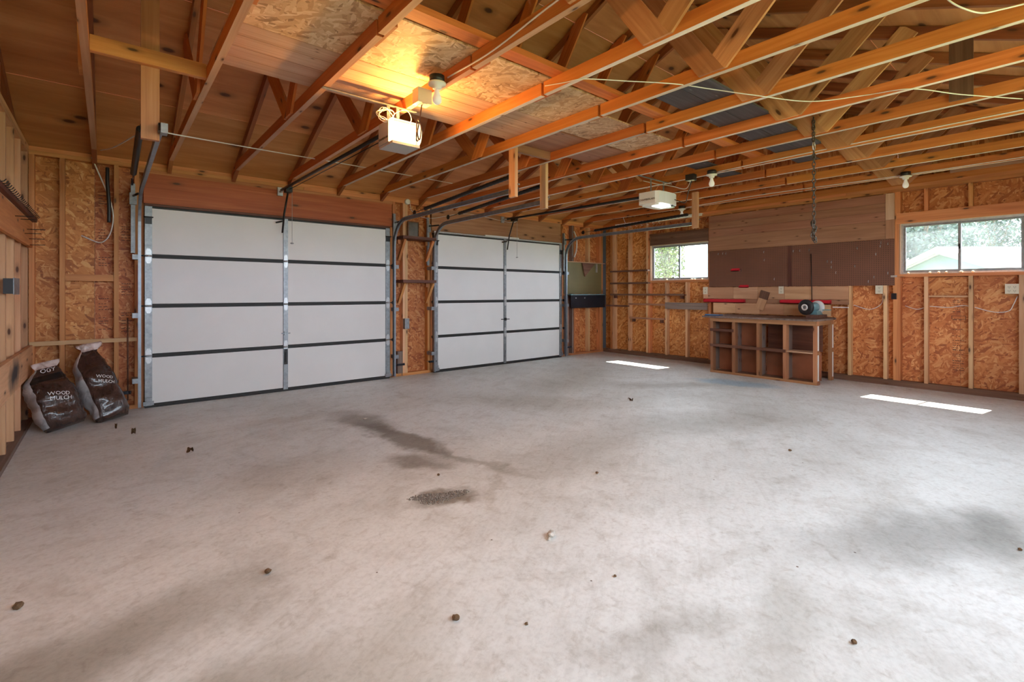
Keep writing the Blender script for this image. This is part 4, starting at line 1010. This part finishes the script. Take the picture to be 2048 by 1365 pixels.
# grinder
gx, gy = 7.37, 2.36
t = thing('bench_grinder', (gx, gy, bz+.005), 'blue-grey bench grinder with black wheel guard at the right end of the bench', 'grinder')
m = MB(); m.box((gx-.10, gy-.10, bz+.005), (gx+.20, gy+.06, bz+.05)); m.build('wooden_block', 'shelf', t, bevel=.004)
gz = bz+.15; A_ = Vector((.95, -.29, 0)).normalized(); gc = Vector((7.29, 2.425, gz))
m = MB(); m.prism([(gx-.03, gy-.05, bz+.051), (gx+.14, gy-.07, bz+.051), (gx+.12, gy-.05, bz+.10), (gx-.01, gy-.04, bz+.10)], (0, .10, 0)); m.build('base', 'teal', t, bevel=.005)
m = MB(); m.lathe(gc+A_*.035, [(.03, 0), (.055, .010), (.068, .03), (.068, .14), (.055, .16), (.03, .17)], A_, 28); m.build('motor', 'teal', t)
m = MB(); m.lathe(gc, [(.02, -.02), (.095, -.018), (.105, -.01), (.105, .018), (.095, .028), (.042, .030), (.042, .026), (.02, .026)], -A_, 32); m.build('wheel_guard', 'black', t)
m = MB(); m.lathe(gc, [(.044, .031), (.044, .038), (.028, .038), (.028, .0315)], -A_, 28); m.build('wheel_ring', 'plasticw', t)
m = MB(); m.lathe(gc, [(.022, .028), (.022, .034), (.004, .036)], -A_, 20); m.build('arbor_nut', 'galv', t)
m = MB(); m.lathe(gc+A_*.235, [(.02, -.02), (.085, -.018), (.09, -.012), (.09, .012), (.085, .018), (.02, .02)], A_, 28); m.build('grinding_wheel', 'plasticw', t)
m = MB(); m.box((gx+.05, gy-.17, bz+.11), (gx+.14, gy-.09, bz+.122)); m.build('tool_rest', 'teal', t)
m = MB(); m.box((6.99, 3.50, bz+.005), (7.12, 3.72, bz+.022)); o = m.build('tray', 'blue', bevel=.006); tag(o, 'flat dark blue tray lying on the left end of the bench', 'tray')

# ---- corner cabinet
t = thing('corner_shelf_unit', (7.1, 6.3, .91), 'corner wall unit with olive pegboard back and black apron', 'wall unit')
box('pegboard_back', (6.64, YW-.012, 1.19), (7.74, YW-.003, 1.80), 'peg2', t)
o = box('top_shelf', (6.66, YW-.05, 1.80), (7.82, YW-.002, 1.815), 'loftplank', t)
box('apron', (6.66, 6.19, .92), (7.66, 6.205, 1.165), 'bluesteel', t)
box('counter', (6.66, 6.19, 1.166), (7.66, YW-.013, 1.182), 'teal', t)
m = MB(); m.prism([(7.12, YW-.05, 1.795), (7.50, YW-.05, 1.795), (7.20, YW-.05, 1.53)], (0, .02, 0)); m.build('triangular_gusset', 'shelf', t)
for x in (6.8, 7.05): m = MB(); m.lathe((x, 6.189, 1.11), [(.012, 0), (.012, .003)], (0, -1, 0), 12); m.build('bolt_head', 'steel', t)
m = MB(); m.box((7.56, YW-.03, 1.62), (7.60, YW-.013, 1.79)); m.build('small_bracket', 'steel', t)

# ---- shelves and mirror on the pier between the doors
for z, lab in ((1.975, 'upper dark stained bracket shelf between the garage doors'), (1.353, 'lower dark stained bracket shelf between the garage doors')):
    t = thing('bracket_shelf', (3.44, 6.27, z), lab, 'shelf', 'bracket shelves on the pier')
    m = MB(); m.box((3.165, 6.12, z), (3.70, YW-.001, z+.04)); m.build('shelf_board', 'darkwood', t, bevel=.004)
    for x in (3.19, 3.645):
        board('bracket', (x+.019, 6.15, z-.004), (x+.019, YW-.012, z-.29), .034, .036, 'stud', t, up=(0, 1, 0))
        box('wall_cleat', (x, YW-.035, z-.06), (x+.04, YW-.001, z-.001), 'stud', t)
t = thing('framed_mirror', (3.42, 6.3, 2.016), 'small smoky framed pane standing on the upper bracket shelf', 'mirror')
m = MB(); m.box((3.345, 6.30, 2.03), (3.495, 6.306, 2.235)); m.build('pane', 'mirror', t)
m = MB()
for a, b in (((3.33, 6.295, 2.016), (3.51, 6.312, 2.029)), ((3.33, 6.295, 2.236), (3.51, 6.312, 2.25)), ((3.33, 6.295, 2.03), (3.344, 6.312, 2.235)), ((3.496, 6.295, 2.03), (3.51, 6.312, 2.235))): m.box(a, b)
m.build('frame', 'darkwood', t)
m = MB(); m.box((3.285, 6.30, .685), (3.355, YW-.001, .835)); tag(m.build('electrical_box', 'galv', bevel=.003), 'galvanised electrical box on the pale stud between the doors', 'box')
t = thing('door_sensor', (3.35, 6.34, 2.54), 'round white doorbell unit on the top plate between the doors', 'sensor')
m = MB(); m.lathe((3.35, YW-.001, 2.54), [(.042, 0), (.042, .022), (.03, .03)], (0, -1, 0), 20); m.build('housing', 'plasticw', t)
# safety sensors near the floor
for x, y, lab in ((.12, 6.30, 'black safety sensor left of the left garage door'), (3.19, 6.26, 'black safety sensor at the left foot of the pier'), (3.70, 6.24, 'dark safety sensor at the right foot of the pier'), (6.66, 6.24, 'black safety sensor right of the right garage door')):
    t = thing('safety_sensor', (x, y, .17), lab, 'sensor', 'door safety sensors near the floor')
    m = MB(); m.box((x-.05, y-.012, .17), (x+.045, y+.016, .20)); m.lathe((x+.045, y, .185), [(.014, 0), (.018, .01), (.018, .02)], (1, 0, 0), 12); m.build('body', 'bluesteel', t, bevel=.0)
    m = MB(); m.box((x-.03, y+.0165, .175), (x+.03, YW-.001, .18)); m.build('bracket', 'galv', t)
tag(box('leaning_board', (.232, YW-.03, .55), (.262, YW-.003, 1.5), 'stud'), 'narrow board leaning by the left door jamb', 'board')
tag(tube('thin_pipe', [(.16, YW-.035, .1), (.158, YW-.03, .95)], .007, 'darkwood', smooth=False), 'thin dark rod standing by the left door jamb', 'rod')

# ---- nail rack and outlet on the left wall
t = thing('nail_rack', (XL+.03, 5.3, 1.86), 'dark strip with rows of nails on the left wall', 'rack')
board('strip', (XL+.045, 4.2, 1.885), (XL+.045, 6.30, 1.885), .04, .03, 'darkwood', t)
for k in range(26):
    y = 4.3+k*.078; m = MB(); m.tube([(XL+.06, y, 1.895), (XL+.075, y, 1.90), (XL+.085, y, 1.915)], .003, 5); m.build('nail', 'darksteel', t)
for (y, z) in ((5.9, 1.76), (5.5, 1.80), (5.75, 1.71), (6.05, 1.69), (6.1, 1.64), (5.2, 1.79), (6.12, 1.78)):
    m = MB(); m.tube([(XL+.03, y, z), (XL+.13, y, z+.004)], .003, 5); m.build('nail', 'darksteel', t)
for (y, z) in ((5.2, 2.56), (5.6, 2.56), (5.95, 2.555), (6.15, 2.56), (5.0, 2.56)):
    pass
t = thing('surface_outlet', (XL+.02, 5.1, 1.2), 'grey metal box with steel cover on the left wall studs', 'outlet')
m = MB(); m.box((XL+.001, 4.9, 1.20), (XL+.05, 5.17, 1.31)); m.build('box', 'black', t, bevel=.003)
m = MB(); m.box((XL+.051, 4.9, 1.195), (XL+.056, 5.18, 1.315)); m.build('cover', 'galv', t)
tag(tube('long_nail', [PY(4, 157, 5.6), PY(50, 163, 5.6)], .003, 'darksteel', smooth=False), 'long nail sticking out below the roof at the upper left', 'nail')

# ---- white rack under the trusses
t = thing('hook_rail', (6.95, 4.6, 2.43), 'long white metal rail with hooks above the left window', 'rail')
m = MB(); m.box((7.255, 3.92, 2.445), (7.285, 5.62, 2.48)); m.box((7.255, 3.92, 2.48), (7.32, 5.62, 2.485)); m.build('rail', 'plasticw', t)
for k in range(7):
    y = 4.7+k*.12; m = MB(); m.tube([(7.27, y, 2.445), (7.27, y, 2.42), (7.26, y-.02, 2.40), (7.26, y-.04, 2.41)], .003, 5); m.build('hook', 'plasticw', t)
for y in (4.0, 5.4): m = MB(); m.tube([(7.27, y, 2.485), (7.23, y+.02, 2.589)], .004, 5); m.build('hanger_wire', 'plasticw', t)

# ---- chain
t = thing('steel_chain', (4.76, 1.52, 1.66), 'rusty steel chain hanging from a roof truss on a ring', 'chain')
cx_, cy_ = 4.735, 1.515
ps = [(4.735+.052*math.cos(a)*(1), cy_, ZT+.045+.085*math.sin(a)) for a in [math.pi*2*k/20 for k in range(20)]]
m = MB()
for k in range(9):
    z = 2.73-k*.026; ang = k*math.pi/2
    m.tube([(4.738-.009+.009*math.cos(ang)*math.cos(q), cy_+.011*math.cos(q)*(1 if k % 2 else .4), z+.02*math.sin(q)) for q in [2*math.pi*j/10 for j in range(10)]], .0045, 5, closed=True)
m.build('wrapped_links', 'chainsteel', t)
m = MB(); m.tube([(cx_+.028*math.cos(a), cy_, 2.495+.034*math.sin(a)) for a in [2*math.pi*k/18 for k in range(18)]], .005, 6, closed=True); m.build('ring', 'steel', t)
z = 2.462; k = 0
while z > 1.70:
    hh = .024; m = MB()
    dx, dy = (1, 0) if k % 2 == 0 else (0, 1)
    loop = []
    for j in range(14):
        q = 2*math.pi*j/14; loop.append((cx_+dx*.012*math.cos(q), cy_+dy*.012*math.cos(q), z-hh+.004+hh*math.sin(q)*(1)))
    m.tube(loop, .0042, 5, closed=True); m.build('link', 'chainsteel', t)
    z -= .036; k += 1
m = MB()
for k in range(12):
    zz = 1.84-k*.016; a = k*1.1; m.tube([(cx_+.016*math.cos(a)+.011*math.cos(q)*math.cos(a*1.7), cy_+.016*math.sin(a)+.011*math.cos(q)*math.sin(a*1.7), zz+.018*math.sin(q)) for q in [2*math.pi*j/10 for j in range(10)]], .0045, 5, closed=True)
m.build('bunched_links', 'chainsteel', t)

# ================================================================ MULCH BAGS
def bag(label, P0, P1, wdir, W, Dp, seed, texts, sideface):
    P0, P1 = Vector(P0), Vector(P1); ax = (P1-P0); L = ax.length; ax.normalize()
    wd = Vector(wdir); wd = (wd-ax*wd.dot(ax)).normalized(); nd = wd.cross(ax).normalized()
    if nd.y > 0: nd = -nd
    def surf(s, q):      # s 0..1 along, q angle
        # profile
        wk = W*(.90+.14*math.sin(math.pi*min(1, s*1.25)))*(1 if s < .74 else max(.30, 1-(s-.74)*2.9))
        if s > .90: wk = W*(.50+.9*(s-.90)*3)
        dk = Dp*(math.sin(math.pi*min(.5, .06+s*1.6))**.6)*(1 if s < .55 else max(.10, 1-(s-.55)*2.4))
        if s < .03: dk *= .4+s*20
        cs, sn = math.cos(q), math.sin(q)
        x = wk*math.copysign(abs(cs)**.55, cs); y = dk*math.copysign(abs(sn)**.75, sn)
        p = Vector((x*3.1, y*3.1, s*4.2+seed))
        r = noise.fractal(p*1.7, 1, 2, 3)*.020+noise.noise(Vector((x*9, s*3.0+seed, y*9)))*.012
        if s > .72: r += noise.noise(Vector((x*30, s*14+seed, 3)))*.03*(s-.72)*3
        P = P0+ax*(s*L)+wd*(x+r*cs)+nd*(y+r*sn)+wd*(.09*max(0, s-.72)*math.sin(seed*3)*4)
        P.z = max(P.z, .004+.0005*s); return P
    m = MB(); NS, NQ = 54, 48; rings = []
    for i in range(NS+1):
        s = i/NS; rings.append([m.bm.verts.new(surf(s, 2*math.pi*k/NQ)) for k in range(NQ)])
    for i in range(NS):
        for k in range(NQ):
            f = m.bm.faces.new((rings[i][k], rings[i][(k+1) % NQ], rings[i+1][(k+1) % NQ], rings[i+1][k])); f.smooth = True
            q = (k+.5)/NQ*2*math.pi; s = (i+.5)/NS
            side = (math.cos(q)*sideface > .80 and s > .06)
            f.material_index = 2 if s > .90 else (1 if side else (3 if (.70 < s < .80 and seed < 5 and abs(math.sin(q)) > .3) else 0))
    m.bm.faces.new(rings[0][::-1]); m.bm.faces.new(rings[-1])
    root = m.build('mulch_bag', ['bag', 'bagside', 'bagtop', 'bagblack'], origin=P0)
    tag(root, label, 'bag', 'mulch bags in the corner')
    for (body, size, x0, s0, ang, mt) in texts:
        def warp(a, b, c):
            ca, sa = math.cos(ang), math.sin(ang); X = x0+a*ca-b*sa; S = s0*L+a*sa+b*ca; s = S/L
            wk = W*(.90+.14*math.sin(math.pi*min(1, s*1.25)))*(1 if s < .74 else max(.30, 1-(s-.74)*2.9))
            cs = max(-.995, min(.995, X/wk)); cq = math.copysign(abs(cs)**(1/.55), cs)
            q = math.acos(cq); p = surf(s, q); p2 = surf(s, q+.03); p3 = surf(s+.01, q)
            nn = (p2-p).cross(p3-p).normalized()
            if nn.dot(nd) < 0: nn = -nn
            return p+nn*(.004+c)
        text('lettering', body, size, mt, None, None, None, root, .0004, warp)
    return root
bag('mulch bag slumped against the left wall, the left of the two', (-.28, 5.78, .02), (-.47, 5.94, .58), (.74, .48, .35), .155, .13, 2.3,
    [('WOOD', .046, .00, .47, -.25, 'whitetext'), ('MULCH', .046, .00, .40, -.25, 'whitetext'), ('OGY', .05, .0, .86, 0, 'whitetext')], -1)
bag('mulch bag leaning upright beside the left garage door, the right of the two', (.045, 5.92, .01), (-.20, 6.19, .70), (.82, .42, .2), .135, .125, 7.1,
    [('WOOD', .040, .02, .50, -.35, 'whitetext'), ('MULCH', .040, .02, .44, -.35, 'whitetext')], -1)

# ================================================================ FLOOR DEBRIS
def debris(u, v, size, mat, name, label, cat, flat=.5, seed=0):
    c = PZ(u, v, 0); rnd = random.Random(seed+int(u)); m = MB()
    ret = bmesh.ops.create_icosphere(m.bm, subdivisions=2, radius=size)
    for vv in ret['verts']:
        k = 1+.45*noise.noise(vv.co*(1.6/size)+Vector((seed, u*.01, 0)))+rnd.uniform(-.08, .08)
        vv.co = Vector((vv.co.x*k, vv.co.y*k*rnd.uniform(.85, 1.1), vv.co.z*k*flat))
    zmin = min(vv.co.z for vv in m.bm.verts); bmesh.ops.translate(m.bm, verts=m.bm.verts, vec=(c.x, c.y, -zmin+.0005))
    tag(m.build(name, mat, origin=(c.x, c.y, 0)), label, cat, 'debris scattered on the floor')
def leaf(u, v, size, label, seed):
    c = PZ(u, v, 0); rnd = random.Random(seed); m = MB(); n = 9
    a0 = rnd.uniform(0, 6.28); rows = []
    for i in range(n+1):
        t_ = i/n; wd = size*.45*math.sin(math.pi*t_)**.7+.001
        z = .012+.014*math.sin(t_*7+seed)+.006*rnd.random()
        row = []
        for s in (-1, 0, 1):
            x = (t_-.5)*size*2; y = s*wd*(1+.3*rnd.random()); p = Vector((x, y, z+abs(s)*.012*math.sin(t_*5+seed)))
            p.rotate(Matrix.Rotation(a0, 3, 'Z')); row.append(m.bm.verts.new(p+Vector((c.x, c.y, 0))))
        rows.append(row)
    for A, B in zip(rows, rows[1:]):
        for k in range(2): m.bm.faces.new((A[k], A[k+1], B[k+1], B[k]))
    bm = m.bm; bmesh.ops.solidify(bm, geom=bm.faces[:], thickness=.001)
    zmin = min(vv.co.z for vv in bm.verts); bmesh.ops.translate(bm, verts=bm.verts, vec=(0, 0, .001-zmin))
    tag(m.build('dry_leaf', 'leaf', origin=(c.x, c.y, 0)), label, 'leaf', 'dead leaves on the floor')
leaf(267, 868, .028, 'dead leaf on the concrete in front of the mulch bags', 3); leaf(232, 858, .014, 'tiny leaf scrap right beside the upright mulch bag', 4)
leaf(380, 907, .032, 'curled dead leaf in front of the left garage door', 5); leaf(1261, 803, .035, 'curled dead leaf in the middle of the floor before the workbench', 9)
debris(1103, 1075, .022, 'stone', 'mortar_crumb', 'pale crumb of mortar lying right of the floor pit, larger one', 'crumb', .7, 1)
debris(1098, 1081, .010, 'stone', 'mortar_crumb', 'tiny pale crumb touching the large mortar crumb', 'crumb', .7, 2)
debris(912, 1240, .014, 'leaf', 'pine_cone_scale', 'dark brown cone scrap near the bottom centre of the floor', 'scrap', .6, 3)
debris(536, 1148, .013, 'leaf', 'dirt_clod', 'small dark clod on the floor left of the pit', 'clod', .8, 4)
debris(37, 1218, .015, 'leaf', 'dirt_clod', 'small dark clod at the far lower left of the floor', 'clod', .8, 5)
debris(1194, 949, .010, 'leaf', 'dirt_clod', 'tiny dark clod upper right of the pit', 'clod', .8, 6)
debris(730, 839, .020, 'stone', 'paper_scrap', 'whitish scrap on the dark floor stain', 'scrap', .3, 7)
debris(877, 952, .009, 'leaf', 'dirt_clod', 'tiny dark clod just behind the floor pit', 'clod', .8, 8)
debris(1580, 903, .012, 'leaf', 'dirt_clod', 'tiny dark clod on the right side of the floor', 'clod', .6, 9)
debris(2040, 1102, .008, 'leaf', 'dirt_clod', 'tiny dark clod at the far right edge of the floor', 'clod', .8, 10)
debris(1053, 1251, .006, 'leaf', 'dirt_clod', 'tiny dark clod right of the cone scrap', 'clod', .8, 11)
debris(1230, 1155, .006, 'leaf', 'dirt_clod', 'tiny dark clod lower right of the mortar crumb', 'clod', .8, 12)
debris(1708, 1289, .009, 'leaf', 'dirt_clod', 'tiny dark clod at the lower right of the floor', 'clod', .8, 13)
# broken-out pit of loose gravel
c = PZ(870, 997, 0); m = MB(); rnd = random.Random(5)
for k in range(700):
    a = rnd.uniform(0, 6.28); r = rnd.uniform(0, 1)**.6; wob = 1+.25*math.sin(3*a+1)
    x = c.x+math.cos(a)*r*.16*wob+.02; y = c.y+math.sin(a)*r*.075*wob-(math.cos(a)*r*.05); s = rnd.uniform(.003, .0075)*(1.25-r*.6)
    b = bmesh.ops.create_icosphere(m.bm, subdivisions=1, radius=s, matrix=Matrix.Translation((x, y, s*.35)))
o = m.build('gravel_patch', 'gravel', origin=(c.x, c.y, 0)); tag(o, 'patch of loose gravel in a broken spot of the concrete', 'gravel', kind='stuff')

# ================================================================ OUTSIDE
def foliage_tree(x, y, h, r, label, mat, n, seed, cz=None, leaf_=.10):
    t = thing('tree', (x, y, -.13), label, 'tree', 'trees beyond the right wall')
    m = MB(); m.tube([(x, y, -.13), (x+.1, y, h*.35), (x, y+.1, h*.7)], [.12, .09, .04], 8)
    rnd = random.Random(seed)
    for k in range(6):
        a = rnd.uniform(0, 6.28); m.tube([(x, y, h*.35), (x+math.cos(a)*r*.6, y+math.sin(a)*r*.6, h*.35+rnd.uniform(.3, .6)*h)], [.05, .02], 6)
    m.build('trunk', 'bark', t)
    m = MB(); cz = cz or h*.6
    for k in range(n):
        d = Vector((rnd.gauss(0, 1), rnd.gauss(0, 1), rnd.gauss(0, 1))).normalized()*(rnd.random()**.45)
        p = Vector((x+d.x*r, y+d.y*r, cz+d.z*h*.48)); p *= 1
        if noise.noise(p*1.1+Vector((seed, 0, 0))) < -.12: continue
        u = Vector((rnd.gauss(0, 1), rnd.gauss(0, 1), rnd.gauss(0, 1))).normalized()*leaf_*rnd.uniform(.5, 1.2); v = u.orthogonal().normalized()*u.length*.55; v.rotate(Matrix.Rotation(rnd.uniform(0, 6), 3, u.normalized()))
        m.bm.faces.new([m.bm.verts.new(q) for q in (p-u, p-v, p+u, p+v)])
    m.build('foliage', mat, t, kind='stuff')
bp = PX(1333, 520, 11.8)
foliage_tree(bp.x, bp.y, 3.4, .50, 'yellow-green bush seen through the left window', 'leafy', 6500, 1, leaf_=.045)
for i, (u, X, h, r, lab) in enumerate(((1835, 23, 5.6, 1.9, 'bluish tree left of the neighbour garage roof in the right window'), (1990, 31, 7.4, 2.6, 'bluish tree right of the neighbour garage ridge in the right window'), (1905, 42, 9.5, 3.6, 'distant bluish tree behind the neighbour garage in the right window'))):
    p = PX(u, 500, X); foliage_tree(p.x, p.y, h, r, lab, 'leafd', 16000, 10+i, leaf_=.085)
# neighbour garage
fh = struct('fence_ground', (20, 0, -.12)) if False else None
A = Vector((SY*0+.644, .765, 0)); Bv = Vector((.765, -.644, 0))
Xh = 16.5
ap = PX(1897, 501, Xh); gl = PX(1812, 546, Xh+2.2); gr = None
hs = thing('neighbour_garage', (ap.x, ap.y, -.13), 'pale neighbouring garage with white roof seen through the right window', 'building')
sp = 3.2; dz = sp*.33
def HP(a, b, z): q = Vector((ap.x, ap.y, 0))+A*a+Bv*b; return Vector((q.x, q.y, z))
zr = ap.z
m = MB(); m.prism([HP(-sp, 0, -.13), HP(sp, 0, -.13), HP(sp, 0, zr-dz), HP(0, 0, zr-.02), HP(-sp, 0, zr-dz)], Bv*8); m.build('wall', 'siding', hs)
for s in (1, -1):
    m = MB(); m.prism([HP(0, -.3, zr+.03), HP(s*(sp+.35), -.3, zr-dz*(sp+.35)/sp+.03), HP(s*(sp+.35), -.3, zr-dz*(sp+.35)/sp+.09), HP(0, -.3, zr+.09)], Bv*8.6); m.build('roof', 'roofw', hs)
    m = MB(); m.prism([HP(0, -.34, zr-.08), HP(s*(sp+.35), -.34, zr-dz*(sp+.35)/sp-.08), HP(s*(sp+.35), -.34, zr-dz*(sp+.35)/sp+.08), HP(0, -.34, zr+.08)], Bv*.035); m.build('fascia_board', 'fascia', hs)
